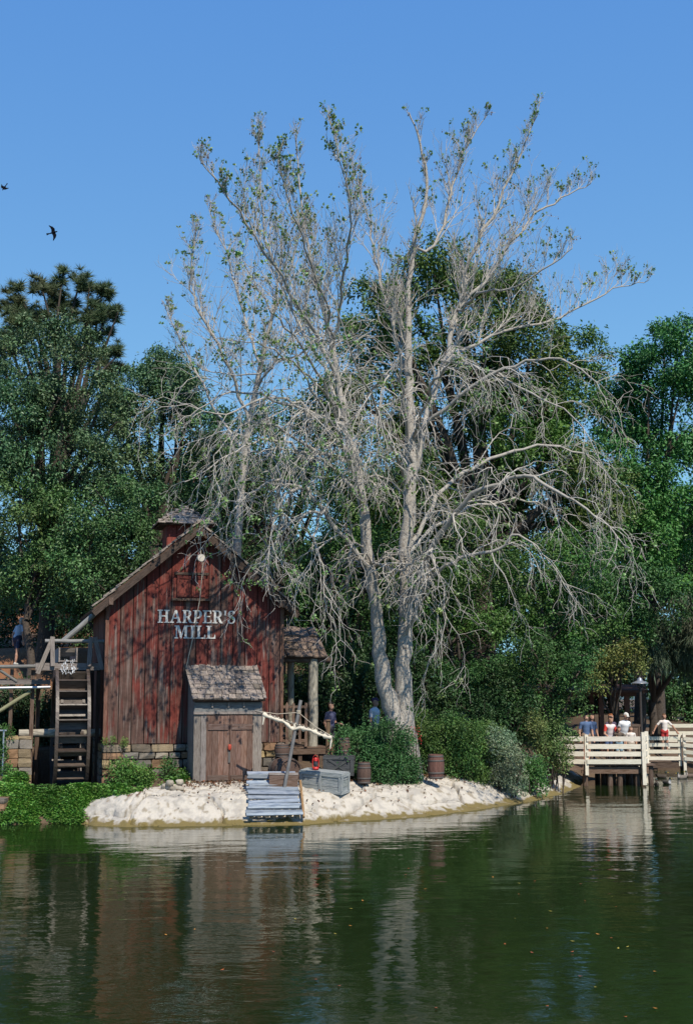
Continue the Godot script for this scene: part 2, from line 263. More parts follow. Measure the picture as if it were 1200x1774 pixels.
func lump(size: Vector3, n: int, roundness: float, rough: float, col := Color.WHITE, smooth := false) -> ArrayMesh:
	# a stone: a cube grid pulled towards a ball and roughened
	var st := SurfaceTool.new()
	st.begin(Mesh.PRIMITIVE_TRIANGLES)
	st.set_smooth_group(0 if smooth else -1)
	var off := Vector3(rf(0, 99), rf(0, 99), rf(0, 99))
	for f in 6:
		var ax := f % 3
		var sg := 1.0 if f < 3 else -1.0
		var pt := func(a: int, b: int) -> Vector3:
			var q := Vector3.ZERO
			q[ax] = sg
			q[(ax + 1) % 3] = (a * 2.0 / n - 1.0) * sg
			q[(ax + 2) % 3] = b * 2.0 / n - 1.0
			var p := q.lerp(q.normalized() * 1.25, roundness)
			p *= 1.0 + rough * fine.get_noise_3dv(q * 60.0 + off * 10.0)
			return p * size * 0.5
		for a in n:
			for b in n:
				var p0: Vector3 = pt.call(a, b)
				var p1: Vector3 = pt.call(a + 1, b)
				var p2: Vector3 = pt.call(a + 1, b + 1)
				var p3: Vector3 = pt.call(a, b + 1)
				for w in [p0, p2, p1, p0, p3, p2]:
					st.set_color(col)
					st.add_vertex(w)
	st.generate_normals()
	return st.commit()

func noise_tex(freq: float, octaves: int, sd: int, cols: Array, normal := false, strength := 4.0, size := 256) -> NoiseTexture2D:
	var t := NoiseTexture2D.new()
	var n := FastNoiseLite.new()
	n.seed = sd
	n.frequency = freq
	n.fractal_octaves = octaves
	t.noise = n
	t.width = size
	t.height = size
	t.seamless = true
	if normal:
		t.as_normal_map = true
		t.bump_strength = strength
	else:
		var g := Gradient.new()
		var off := PackedFloat32Array()
		var cc := PackedColorArray()
		for k in cols.size():
			off.append(float(k) / (cols.size() - 1))
			cc.append(Color(cols[k][0], cols[k][1], cols[k][2]).linear_to_srgb())
		g.offsets = off
		g.colors = cc
		t.color_ramp = g
	return t

func plain(r: float, g: float, b: float, rough := 0.8, metal := 0.0) -> StandardMaterial3D:
	var m := StandardMaterial3D.new()
	m.albedo_color = Color(r, g, b).linear_to_srgb()
	m.roughness = rough
	m.metallic = metal
	m.vertex_color_use_as_albedo = true
	return m

func wood(cols: Array, sd: int, across := 5.0, along := 0.45, rough := 0.85) -> StandardMaterial3D:
	var m := plain(1, 1, 1, rough)
	m.albedo_texture = noise_tex(0.02, 4, sd, cols)
	m.normal_enabled = true
	m.normal_texture = noise_tex(0.03, 3, sd + 7, [], true, 3.0)
	m.normal_scale = 0.6
	m.uv1_scale = Vector3(across, along, 1)
	return m

func mottled(cols: Array, sd: int, per_m: float, rough := 0.9, bump := 4.0) -> StandardMaterial3D:
	var m := plain(1, 1, 1, rough)
	m.albedo_texture = noise_tex(0.015, 5, sd, cols, false, 4.0, 512)
	m.normal_enabled = true
	m.normal_texture = noise_tex(0.03, 5, sd + 3, [], true, bump, 512)
	m.uv1_triplanar = true
	m.uv1_world_triplanar = true
	m.uv1_scale = Vector3(per_m, per_m, per_m)
	return m

func leafy(rough: float, back := 0.35) -> StandardMaterial3D:
	var m := plain(1, 1, 1, rough)
	m.backlight_enabled = true
	m.backlight = Color(0.75 * back, back, 0.3 * back)
	m.cull_mode = BaseMaterial3D.CULL_DISABLED
	return m

func clump(count: int, radius: float, ln: float, wd: float, flat := 0.5, hang := 0.0) -> ArrayMesh:
	# a spray of folded leaf blades, each two triangles
	var g := Geo.new()
	for k in count:
		var d := Vector3(rf(-1, 1), rf(-1, 1), rf(-1, 1)).normalized()
		var p := d * radius * pow(rng.randf(), 0.5)
		var ax := (d + Vector3(rf(-1, 1), rf(-1, 0.6), rf(-1, 1)) * 0.9 - Vector3(0, hang, 0)).normalized()
		var up := Vector3(rf(-1, 1), rf(0, 1) + flat * 2.0, rf(-1, 1)).normalized()
		var side := ax.cross(up).normalized()
		up = side.cross(ax)
		var l := ln * rf(0.7, 1.2)
		var w := wd * rf(0.8, 1.2)
		var mid := p + ax * l * 0.45
		var tip := p + ax * l - up * l * 0.12
		var kk := rf(0.75, 1.25)
		var col := Color(kk * rf(0.85, 1.2), kk, kk * rf(0.8, 1.1))
		g.tri(p, mid + side * w * 0.5 + up * w * 0.15, tip, col)
		g.tri(p, tip, mid - side * w * 0.5 + up * w * 0.15, col)
	return g.mesh()

func needles(count: int, ln: float) -> ArrayMesh:
	var g := Geo.new()
	for k in count:
		var d := Vector3(rf(-1, 1), rf(-0.5, 1.2), rf(-1, 1)).normalized()
		var s := d.cross(Vector3(rf(-1, 1), rf(-1, 1), rf(-1, 1))).normalized() * 0.014
		var kk := rf(0.7, 1.2)
		g.tri(-s, s, d * ln * rf(0.7, 1.1), Color(kk, kk, kk))
	return g.mesh()

func crown(parent: Node, called: String, lobes: Array, per_m2: float, mesh: Mesh, m: Material, col: Color, size := 1.0, hole := 0.0, depth := 0.5, squash := 0.85) -> MultiMeshInstance3D:
	# clumps spread through the outer shell of every lobe, thinned where a noise field is low so that gaps stay open
	var xf: Array[Transform3D] = []
	var cc: Array[Color] = []
	var origin: Vector3 = parent.position if parent != self else Vector3.ZERO
	for lobe in lobes:
		var r: float = lobe[3]
		var ctr := Vector3(lobe[0], lobe[1], lobe[2])
		var lt := rf(0.85, 1.18)
		var warm := rf(0.85, 1.2)
		# boughs: smaller masses on the lobe's surface, with dark gaps between them
		var boughs := []
		for k in 11:
			var d := Vector3(rng.randfn(), rng.randfn() * squash + 0.25, rng.randfn()).normalized()
			boughs.append([ctr + d * r * rf(0.55, 0.85), r * rf(0.26, 0.46), rf(0.85, 1.18)])
		for k in int(per_m2 * 4.0 * PI * r * r) + 4:
			var p: Vector3
			var bough_tone := 1.0  # random tone multiplier, one for each bough
			if k % 5 == 0:
				var d := Vector3(rng.randfn(), rng.randfn() * squash, rng.randfn()).normalized()
				p = ctr + d * r * 0.85 * (1.0 - depth * pow(rng.randf(), 1.2))
			else:
				var bo: Array = boughs[rng.randi() % boughs.size()]
				var d := Vector3(rng.randfn(), rng.randfn() * 0.7 + 0.25, rng.randfn()).normalized()
				var bulge := 1.0 + 0.5 * fbm.get_noise_3dv((bo[0] + d) * 22.0)
				p = bo[0] + d * float(bo[1]) * bulge * (1.0 - 0.6 * pow(rng.randf(), 1.5))
				bough_tone = bo[2]
			var stray := 1.0
			if rng.randf() < 0.07:
				p += (p - ctr).normalized() * rf(0.1, 0.4) * minf(r, 1.2) + Vector3(0, 0.1, 0)
				stray = rf(0.5, 0.8)
			if fbm.get_noise_3dv(p * 14.0) < -0.4 + hole:
				continue
			var b := Basis(Vector3.UP, rf(0, TAU)) * Basis(Vector3.RIGHT, rf(-0.5, 0.5))
			var s := size * rf(0.6, 1.3) * stray
			xf.append(Transform3D(b.scaled(Vector3(s, s, s)), p - origin))
			var q := lt * bough_tone * rf(0.85, 1.15)
			cc.append(Color(col.r * q * warm * rf(0.9, 1.15), col.g * q, col.b * q))
	var mm := MultiMesh.new()
	mm.transform_format = MultiMesh.TRANSFORM_3D
	mm.use_colors = true
	mm.mesh = mesh
	mm.instance_count = xf.size()
	for k in xf.size():
		mm.set_instance_transform(k, xf[k])
		mm.set_instance_color(k, cc[k])
	var o := MultiMeshInstance3D.new()
	o.multimesh = mm
	o.material_override = m
	o.name = numbered(called) if parent == self else called
	o.set_meta("kind", "stuff")
	parent.add_child(o, true)
	return o

# capsules joined by a smooth minimum and meshed as surface nets; bones: [a, b, ra, rb, colour]
func flesh(bones: Array, cell: float, k: float) -> ArrayMesh:
	var lo := Vector3(1e9, 1e9, 1e9)
	var hi := -lo
	for b in bones:
		for q in 2:
			var r := Vector3.ONE * (float(b[2 + q]) + 2.5 * cell)
			lo = lo.min(b[q] - r)
			hi = hi.max(b[q] + r)
	var nx := int((hi.x - lo.x) / cell) + 2
	var ny := int((hi.y - lo.y) / cell) + 2
	var nz := int((hi.z - lo.z) / cell) + 2
	var f := PackedFloat32Array()
	f.resize(nx * ny * nz)
	f.fill(9.0)
	var best := f.duplicate()
	var who := PackedInt32Array()
	who.resize(f.size())
	for bi in bones.size():
		var a: Vector3 = bones[bi][0]
		var ab: Vector3 = bones[bi][1] - a
		var ra: float = bones[bi][2]
		var rb: float = bones[bi][3]
		var ll := maxf(ab.length_squared(), 1e-8)
		var r := Vector3.ONE * (maxf(ra, rb) + 2.0 * cell + k)
		var p0 := ((a.min(a + ab) - r - lo) / cell).max(Vector3.ZERO)
		var p1 := ((a.max(a + ab) + r - lo) / cell).min(Vector3(nx - 1, ny - 1, nz - 1))
		for z in range(int(p0.z), int(p1.z) + 1):
			for y in range(int(p0.y), int(p1.y) + 1):
				for x in range(int(p0.x), int(p1.x) + 1):
					var p := lo + Vector3(x, y, z) * cell
					var h := clampf((p - a).dot(ab) / ll, 0.0, 1.0)
					var d := (p - a - ab * h).length() - lerpf(ra, rb, h)
					var at_ := x + nx * (y + ny * z)
					if d < best[at_]:
						best[at_] = d
						who[at_] = bi
					var e := f[at_]
					var w := maxf(k - absf(e - d), 0.0) / k
					f[at_] = minf(e, d) - w * w * k * 0.25
	var ids := {}
	var v := PackedVector3Array()
	var c := PackedColorArray()
	var idx := PackedInt32Array()
	var step := [1, nx, nx * ny]
	var corner := [0, 1, nx, nx + 1, nx * ny, nx * ny + 1, nx * ny + nx, nx * ny + nx + 1]
	var edges := [[0, 1], [2, 3], [4, 5], [6, 7], [0, 2], [1, 3], [4, 6], [5, 7], [0, 4], [1, 5], [2, 6], [3, 7]]
	for z in nz - 1:
		for y in ny - 1:
			for x in nx - 1:
				var o := x + nx * (y + ny * z)
				var neg := 0
				for q in 8:
					if f[o + corner[q]] < 0.0: neg += 1
				if neg == 0 or neg == 8: continue
				var s := Vector3.ZERO
				var cnt := 0
				for e in edges:
					var fa := f[o + corner[e[0]]]
					var fb := f[o + corner[e[1]]]
					if (fa < 0.0) != (fb < 0.0):
						var h := fa / (fa - fb)
						var ca := Vector3(e[0] & 1, (e[0] >> 1) & 1, e[0] >> 2)
						var cb := Vector3(e[1] & 1, (e[1] >> 1) & 1, e[1] >> 2)
						s += ca.lerp(cb, h)
						cnt += 1
				ids[o] = v.size()
				v.append(lo + (Vector3(x, y, z) + s / cnt) * cell)
				c.append(bones[who[o]][4])
	for o in ids:
		for ax in 3:
			var u: int = step[(ax + 1) % 3]
			var w: int = step[(ax + 2) % 3]
			var fa := f[o]
			var fb := f[o + step[ax]]
			if (fa < 0.0) == (fb < 0.0): continue
			if not (ids.has(o - u) and ids.has(o - w) and ids.has(o - u - w)): continue
			var q := [ids[o - u - w], ids[o - w], ids[o], ids[o - u]]   # counter-clockwise round +axis
			if fa > 0.0: q.reverse()
			for n3 in [0, 2, 1, 0, 3, 2]:
				idx.append(q[n3])
	var nrm := PackedVector3Array()
	nrm.resize(v.size())
	for q in range(0, idx.size(), 3):
		var fn := (v[idx[q + 2]] - v[idx[q]]).cross(v[idx[q + 1]] - v[idx[q]])
		for w in 3: nrm[idx[q + w]] += fn
	for q in nrm.size(): nrm[q] = nrm[q].normalized()
	var arr := []
	arr.resize(Mesh.ARRAY_MAX)
	arr[Mesh.ARRAY_VERTEX] = v
	arr[Mesh.ARRAY_NORMAL] = nrm
	arr[Mesh.ARRAY_COLOR] = c
	arr[Mesh.ARRAY_INDEX] = idx
	var m := ArrayMesh.new()
	m.add_surface_from_arrays(Mesh.PRIMITIVE_TRIANGLES, arr)
	return m

# ---------------------------------------------------------------- the land
const SHORE := [[-60.0, -37.0], [-30.0, -36.0], [-12.0, -34.2], [-9.0, -33.9], [-7.65, -34.35], [-5.65, -33.5], [-3.97, -33.75], [-2.57, -34.0], [-1.13, -34.1], [0.0, -34.9], [1.92, -36.05], [3.33, -37.5], [4.93, -39.6], [6.28, -41.5], [7.81, -45.2], [9.0, -49.3], [10.6, -50.2], [11.6, -54.5], [13.0, -57.0], [24.0, -60.0], [60.0, -62.0]]
const MILL := Vector3(-4.40, 0.0, -37.3)
const MILL_TURN := 0.2618

func shore(x: float) -> float:
	for k in SHORE.size() - 1:
		if x <= SHORE[k + 1][0]:
			var h: float = (x - SHORE[k][0]) / (SHORE[k + 1][0] - SHORE[k][0])
			return lerpf(SHORE[k][1], SHORE[k + 1][1], clampf(h, 0, 1))
	return SHORE[-1][1]

func inland(x: float, z: float) -> float:
	# metres from the water's edge, the slant of the shore taken into account
	var s := (shore(x + 0.5) - shore(x - 0.5))
	return (shore(x) - z) / sqrt(1.0 + s * s)

func rise(d: float) -> float:
	if d < 0.0: return d * 0.5
	return 0.86 * (1.0 - exp(-d / 0.9)) + 0.19 * maxf(0.0, d - 2.0) * clampf(1.0 - (d - 2.0) / 40.0, 0.3, 1.0)

func ground_y(x: float, z: float) -> float:
	var d := inland(x, z)
	var y := minf(rise(d), 1.9)
	y += smoothstep(-41.5, -46.5, z) * smoothstep(-6.0, -9.5, x) * 3.0
	y += smoothstep(-46.0, -70.0, z) * 3.0 * (1.0 - smoothstep(3.0, 7.0, x))
	y += 0.06 * fbm.get_noise_2d(x * 30.0, z * 30.0) * clampf(d, 0, 1)
	if x > -7.6 and x < 9.0:
		y -= 0.16 * smoothstep(-7.6, -6.6, x) * (1.0 - smoothstep(rock_top(x) - 0.1, rock_top(x) + 0.15, d))
	# the wheel pit beside the mill
	var q := Basis(Vector3.UP, -MILL_TURN) * (Vector3(x, 0, z) - MILL)
	var pit := smoothstep(-4.75, -4.45, q.x) * (1.0 - smoothstep(-2.75, -2.5, q.x)) * smoothstep(-4.2, -3.9, q.z) * (1.0 - smoothstep(0.35, 0.7, q.z))
	return lerpf(y, -0.35, pit)

func sheet(x0: float, x1: float, z0: float, z1: float, nx: int, nz: int, height: Callable, color: Callable) -> ArrayMesh:
	var g := Geo.new()
	var e := 0.15
	for j in nz + 1:
		for k in nx + 1:
			var x := lerpf(x0, x1, float(k) / nx)
			var z := lerpf(z0, z1, float(j) / nz)
			var y: float = height.call(x, z)
			g.v.append(Vector3(x, y, z))
			g.n.append(Vector3(y - height.call(x + e, z), e, y - height.call(x, z + e)).normalized())
			g.c.append(color.call(x, y, z))
			g.t.append(Vector2(x, z))
	for j in nz:
		for k in nx:
			var a := j * (nx + 1) + k
			var d := a + nx + 2
			# rows run towards -z or +z; front face up
			g.i.append(a); g.i.append(d); g.i.append(a + 1); g.i.append(a); g.i.append(d - 1); g.i.append(d)
	return g.mesh()

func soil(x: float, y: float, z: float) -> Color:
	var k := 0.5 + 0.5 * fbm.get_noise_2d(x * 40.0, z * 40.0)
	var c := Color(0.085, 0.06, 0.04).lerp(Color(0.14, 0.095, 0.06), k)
	var clay := smoothstep(-7.0, -8.5, x) * smoothstep(-39.5, -41.0, z) * smoothstep(0.2, 0.55, k) * smoothstep(3.3, 3.7, y)  # clay only up high; the darker soil below stands in for shade
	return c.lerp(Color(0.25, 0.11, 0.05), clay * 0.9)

# the pale rock bank: domed slabs parted by cracks
func slab_field(x: float, s: float) -> Array:
	# [distance to the crack, id] of an irregular slab pattern along the shore
	var u := x * 0.46 + s * 0.42
	var w := s * 0.62 - x * 0.1
	var iu := floori(u)
	var iw := floori(w)
	var d1 := 9.0
	var d2 := 9.0
	var id := 0
	for a in range(-1, 2):
		for b in range(-1, 2):
			var h := hash(Vector2i(iu + a, iw + b))
			var px := iu + a + 0.15 + 0.7 * float(h & 1023) / 1023.0
			var pw := iw + b + 0.15 + 0.7 * float((h >> 10) & 1023) / 1023.0
			var d := Vector2(px - u, pw - w).length()
			if d < d1:
				d2 = d1
				d1 = d
				id = h
			elif d < d2:
				d2 = d
	return [d2 - d1, id]

func rock_y(x: float, d: float) -> float:
	var wob := 0.5 * fbm.get_noise_2d(x * 60.0, d * 60.0)
	var f := slab_field(x + wob, d + wob * 0.6)
	var y := rise(d) - 0.02
	var lift := 0.10 * (float(int(f[1]) % 97) / 97.0)
	var crack := smoothstep(0.0, 0.065, float(f[0]))
	y += (0.06 + lift * 0.5 + 0.03 * smoothstep(0.0, 0.7, float(f[0]))) * crack - 0.15 * (1.0 - crack)
	var f2 := slab_field(x * 2.7 + wob * 2.0 + 40.0, d * 2.7 + wob)
	y -= 0.035 * (1.0 - smoothstep(0.0, 0.07, float(f2[0]))) - 0.03 * (float(int(f2[1]) % 89) / 89.0)
	y += 0.04 * fbm.get_noise_2d(x * 120.0, d * 120.0) + 0.03 * fine.get_noise_2d(x * 130.0, d * 130.0)
	return y * lerpf(0.55, 1.0, smoothstep(0.0, 0.9, d))

func rock_top(x: float) -> float:
	# how far inland the bare rock reaches
	var w := 2.3
	w = lerpf(1.1, w, smoothstep(-6.2, -4.4, x))
	w = lerpf(w, 1.75, smoothstep(2.5, 5.0, x))
	return w + 0.25 * fbm.get_noise_1d(x * 50.0)

func rock_bank() -> void:
	var g := Geo.new()
	var nx := 640
	var nz := 96
	for k in nx + 1:
		var x := lerpf(-7.7, 9.0, float(k) / nx)
		var s := shore(x + 0.5) - shore(x - 0.5)
		var nrm2 := Vector2(-s, -1.0).normalized() * -1.0   # inland is -z, turned with the shore
		var inl := Vector2(s, -1.0).normalized()
		var top := rock_top(x) + 0.25
		for j in nz + 1:
			var d := lerpf(-0.5, top, float(j) / nz)
			var y := rock_y(x, d)
			if x < -6.4:
				y = lerpf(rise(d) - 0.12, y, smoothstep(-7.7, -6.4, x))
			if j > nz - 5: y -= 0.07 * (j - nz + 5)
			var p := Vector2(x, shore(x)) + inl * d
			g.v.append(Vector3(p.x, y, p.y))
			g.n.append(Vector3.ZERO)
			var n0 := fbm.get_noise_2d(x * 150.0, d * 150.0)
			var n1 := fine.get_noise_2d(x * 170.0, d * 170.0)
			var col := Color(0.50, 0.465, 0.405).lerp(Color(0.38, 0.355, 0.315), smoothstep(-0.2, 0.5, n0 + 0.9 * n1))
			col = col.lerp(Color(0.30, 0.26, 0.20), smoothstep(0.28, 0.5, n1 - 0.3 * n0))
			# algae left by the water line, with a ragged upper edge
			var wet := smoothstep(0.15, 0.07, y + 0.12 * n1 + 0.09 * n0)
			col = col.lerp(Color(0.17, 0.13, 0.045), wet)
			var litter := smoothstep(0.2, 0.6, 0.7 * n0 + 0.9 * n1 + (d - top + 0.35) * 1.3)
			col = col.lerp(Color(0.16, 0.09, 0.055), litter)
			g.c.append(col)
			g.t.append(Vector2(x, d))
	for k in nx:
		for j in nz:
			var a := k * (nz + 1) + j
			var b := a + nz + 1
			for q in [[a, a + 1, b + 1], [a, b + 1, b]]:
				var fn := (g.v[q[2]] - g.v[q[0]]).cross(g.v[q[1]] - g.v[q[0]])
				if fn.y < 0.0: fn = -fn
				for w in 3: g.n[q[w]] += fn
			g.i.append(a); g.i.append(a + 1); g.i.append(b + 1); g.i.append(a); g.i.append(b + 1); g.i.append(b)
	for k in g.n.size(): g.n[k] = g.n[k].normalized()
	setting("rock_bank", g.mesh(), M.rock, "pale cracked rock bank sloping into the water")

func wave(x: float, z: float) -> float:
	return 0.006 * fbm.get_noise_2d(x * 28.0, z * 75.0) + 0.003 * fine.get_noise_2d(x * 22.0, z * 60.0)

# ---------------------------------------------------------------- shingles and planks
func shingle_roof(parent: Node, eave: Vector3, right: Vector3, slope: Vector3, width: float, courses: int, mats: Array, w0 := 0.17, w1 := 0.27) -> void:
	var ln := slope.length() / courses
	var up := slope.normalized()
	var nrm := right.normalized().cross(up)
	right = right.normalized()
	for k in courses:
		var x := rf(-0.1, 0.0)
		while x < width - 0.02:
			var w := rf(w0, w1)
			var x0 := maxf(x, rf(-0.03, 0.01))
			var x1 := minf(x + w, width + rf(-0.01, 0.03))
			if x1 - x0 > 0.05:
				var s := Vector3(x1 - x0 - 0.016, ln * 1.5, rf(0.026, 0.048))
				var b := Basis(right, up, nrm) * Basis(Vector3.RIGHT, -0.085 + rf(-0.02, 0.02)) * Basis(Vector3.BACK, rf(-0.02, 0.02))
				var p := eave + right * (x0 + x1) * 0.5 + up * (ln * (k + 0.72) + rf(-0.025, 0.025)) + nrm * rf(0.04, 0.07)
				part(parent, "shingle", board(s, 1, tone(0.5, 1.4), 0.009), mats[rng.randi() % mats.size()], Transform3D(b, p))
			x += w

func facade_tex() -> ImageTexture:
	# worn red paint over grey-brown boards, in streaks that follow the grain; what covers the 5.1 by 6.4 m front
	var w := 512
	var h := 640
	var im := Image.create(w, h, false, Image.FORMAT_RGB8)
	for y in h:
		var t := float(y) / h
		for x in w:
			var pl := floori(x * 14.0 / w)
			var off := (hash(pl * 7 + 3) & 255) * 3.1
			var st := fine.get_noise_2d(x * 9.0, y * 0.45 + off)
			var st2 := fine.get_noise_2d(x * 3.0 + 900.0, y * 0.2 + off * 2.0)
			var br := fbm.get_noise_2d(x * 1.1 + off, y * 0.55 + off)
			var own := (float(hash(pl * 13 + 5) & 255) / 255.0 - 0.5) * 0.4
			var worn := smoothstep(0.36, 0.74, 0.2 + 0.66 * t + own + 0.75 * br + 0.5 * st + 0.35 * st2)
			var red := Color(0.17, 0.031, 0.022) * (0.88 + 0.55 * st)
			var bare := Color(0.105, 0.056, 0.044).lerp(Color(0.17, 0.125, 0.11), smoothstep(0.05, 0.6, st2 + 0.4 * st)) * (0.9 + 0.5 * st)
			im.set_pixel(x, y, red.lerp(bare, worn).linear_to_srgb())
	return ImageTexture.create_from_image(im)

func front_plank(x0: float, x1: float, yb: float, roofline: Callable, z: float) -> ArrayMesh:
	var g := Geo.new()
	var t := 0.035
	var a := Vector3(x0, yb + rf(-0.02, 0.02), z)
	var b := Vector3(x1, a.y, z)
	var c := Vector3(x1, roofline.call(x1), z)
	var d := Vector3(x0, roofline.call(x0), z)
	var k := Vector3(0, 0, -t)
	var uv := []
	for p in [a, b, c, d]:
		uv.append(Vector2((p.x + 2.55) / 5.1, (8.3 - p.y) / 6.4))
	var col := tone(0.82, 1.15)
	g.quad(a, b, c, d, col, uv)
	g.quad(b, b + k, c + k, c, col, uv)
	g.quad(a + k, a, d, d + k, col, uv)
	g.quad(a + k, b + k, b, a, col, uv)
	return g.mesh()

func mill() -> void:
	var t := thing("mill_building", "red weathered board mill with shingled gable roof, cupola and white painted lettering", "mill", MILL, MILL_TURN)
	var line := func(x: float) -> float: return 8.12 - absf(x) * 0.843
	var core := plain(0.03, 0.02, 0.016, 0.95)
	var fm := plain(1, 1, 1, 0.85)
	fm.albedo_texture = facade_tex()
	fm.normal_enabled = true
	fm.normal_texture = noise_tex(0.05, 4, 91, [], true, 3.0)
	fm.normal_scale = 0.35
	# dark inner wall behind the plank joints
	var g := Geo.new()
	var q := [Vector3(-2.5, 0.4, 0), Vector3(2.5, 0.4, 0), Vector3(2.5, 5.98, 0), Vector3(0, 8.08, 0), Vector3(-2.5, 5.98, 0)]
	for s in [[-0.04, 1], [-5.9, -1]]:
		var k := Vector3(0, 0, s[0])
		if s[1] > 0:
			g.quad(q[0] + k, q[1] + k, q[2] + k, q[4] + k); g.tri(q[4] + k, q[2] + k, q[3] + k)
		else:
			g.quad(q[1] + k, q[0] + k, q[4] + k, q[2] + k); g.tri(q[2] + k, q[4] + k, q[3] + k)
	for s in [[1, 1.0], [0, -1.0]]:
		var a: Vector3 = q[s[0]]
		var b: Vector3 = q[2] if s[1] > 0 else q[4]
		var k0 := Vector3(0, 0, -0.04)
		var k1 := Vector3(0, 0, -5.9)
		if s[1] > 0: g.quad(a + k0, a + k1, b + k1, b + k0)
		else: g.quad(a + k1, a + k0, b + k0, b + k1)
	part(t, "wall", g.mesh(), core)
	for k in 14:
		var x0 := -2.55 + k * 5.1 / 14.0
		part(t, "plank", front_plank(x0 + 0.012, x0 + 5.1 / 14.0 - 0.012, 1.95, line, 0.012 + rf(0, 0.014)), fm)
	# side walls
	for side in [-1.0, 1.0]:
		for k in 16:
			var z := -0.06 - k * 0.366
			var b := board(Vector3(0.035, 4.1, 0.35), 1, tone(0.75, 1.1) * Color(0.9, 0.5, 0.42), 0.004)
			part(t, "plank", b, M.brown_wood, at(side * (2.535 + rf(0, 0.012)), 4.0, z - 0.18))
	# corner boards
	for side in [-1.0, 1.0]:
		part(t, "corner_board", board(Vector3(0.1, 4.06, 0.05), 1, tone(0.9, 1.1) * Color(1.1, 0.75, 0.7), 0.004), M.brown_wood, at(side * 2.56, 3.98, 0.05))
	# roof: two slabs, rake boards, shingles along the front edge
	for side in [-1.0, 1.0]:
		var ridge := Vector3(0, 8.26, 0)
		var eave := Vector3(side * 2.98, 8.26 - 2.98 * 0.843, 0)
		var mid := (ridge + eave) * 0.5
		var ang: float = atan2(0.843, 1.0) * -side
		var ln := ridge.distance_to(eave)
		var b := Basis(Vector3.BACK, ang)
		part(t, "roof", board(Vector3(ln, 0.07, 6.5), 2, Color(0.5, 0.45, 0.42)), M.brown_wood, Transform3D(b, mid + Vector3(0, 0, -2.88)))
		part(t, "rake_board", board(Vector3(ln, 0.17, 0.045), 0, tone(0.36, 0.46), 0.006), M.brown_wood, Transform3D(b, mid + Vector3(0, -0.125, 0.375)))
		part(t, "eave_bracket", board(Vector3(0.13, 0.2, 0.42), 2, tone(0.6, 0.8), 0.005), M.brown_wood, at(side * 2.5, 5.98, 0.22))
		for k in 7:
			part(t, "rafter_tail", board(Vector3(0.5, 0.13, 0.07), 0, tone(0.5, 0.7)), M.brown_wood, Transform3D(b, eave + Vector3(-side * 0.2, 0.04, -0.3 - k * 0.9)))
		# courses of shingles: columns at the front edge
		var sl := (ridge - eave)
		var e0 := eave + Vector3(0, 0.03, 0.4)
		var rt := Vector3(0, 0, -1.0)
		if side < 0.0:
			e0 += Vector3(0, 0, -0.55)
			rt = Vector3(0, 0, 1.0)
		shingle_roof(t, e0, rt, sl, 0.55, 17, M.shingles)
	part(t, "hoist_beam", board(Vector3(0.15, 0.2, 1.3), 2, tone(0.6, 0.7), 0.005), M.brown_wood, at(0, 7.96, 0.35))
	# pulley and hoisting rope
	g = Geo.new()
	g.lathe([Vector2(0.0, -0.045), Vector2(0.1, -0.045), Vector2(0.115, -0.03), Vector2(0.09, 0.0), Vector2(0.115, 0.03), Vector2(0.1, 0.045), Vector2(0.0, 0.045)], 18)
	part(t, "pulley", g.mesh(), M.pale_wood, Transform3D(Basis(Vector3.RIGHT, PI / 2), Vector3(0.03, 7.26, 0.62)))
	g = Geo.new()
	g.tube([Vector3(0.0, 7.9, 0.62), Vector3(0.02, 7.26, 0.62)], [0.012, 0.012], 5)
	g.tube([Vector3(0.1, 7.24, 0.62), Vector3(0.03, 6.1, 0.5), Vector3(-0.12, 5.0, 0.3), Vector3(-0.29, 4.1, 0.16)], [0.014, 0.014, 0.014, 0.014], 5)
	part(t, "rope", g.mesh(), M.rope)
	# loft hatch
	for s in [0, 1]:
		var h := part(t, "hatch_shutter", board(Vector3(0.4, 0.66, 0.04), 1, tone(0.6, 0.75), 0.004), M.red_wood, at(-0.38 + s * 0.43, 6.46, 0.06))
		for yy in [-0.27, 0.27]:
			part(h, "batten", board(Vector3(0.4, 0.07, 0.025), 0, tone(0.5, 0.6)), M.red_wood, at(0, yy, 0.032))
		for xx in [-0.17, 0.17]:
			part(h, "batten", board(Vector3(0.06, 0.47, 0.022), 1, tone(0.5, 0.6)), M.red_wood, at(xx, 0, 0.031))
	part(t, "hatch_sill", board(Vector3(1.15, 0.07, 0.13), 0, tone(0.6, 0.7), 0.004), M.brown_wood, at(-0.16, 6.08, 0.09))
	part(t, "hatch_header", board(Vector3(1.0, 0.07, 0.07), 0, tone(0.5, 0.6), 0.004), M.brown_wood, at(-0.16, 6.84, 0.07))
	# lettering, flat paint on the boards
	var font := SystemFont.new()
	font.font_names = PackedStringArray(["Droid Serif"])
	font.font_weight = 700
	for row in [["HARPER'S", 0.02, 5.58, 2.28], ["MILL", -0.03, 5.13, 1.2]]:
		var tm := TextMesh.new()
		tm.text = row[0]
		tm.font = font
		tm.font_size = 64
		tm.pixel_size = 0.0082
		tm.depth = 0.006
		var wide: float = tm.get_aabb().size.x
		var b := Basis().scaled(Vector3(row[3] / wide, 1.0, 1.0))
		part(t, "lettering", tm, M.sign_paint, at(row[1], row[2], 0.036, b))
	# cupola
	var cz := -3.1
	for side in 4:
		var rot := Basis(Vector3.UP, side * PI / 2)
		for k in 4:
			var p := rot * Vector3(-0.435 + k * 0.29, 0, 0.58) + Vector3(0, 8.1, cz)
			part(t, "cupola_plank", board(Vector3(0.275, 1.2, 0.03), 1, tone(0.8, 1.1), 0.003), M.red_wood, Transform3D(rot, p))
	var cup := part(t, "cupola_roof", board(Vector3(1.66, 0.06, 1.66), 0, Color(0.4, 0.36, 0.33)), M.brown_wood, at(0, 8.6, cz))
	g = Geo.new()
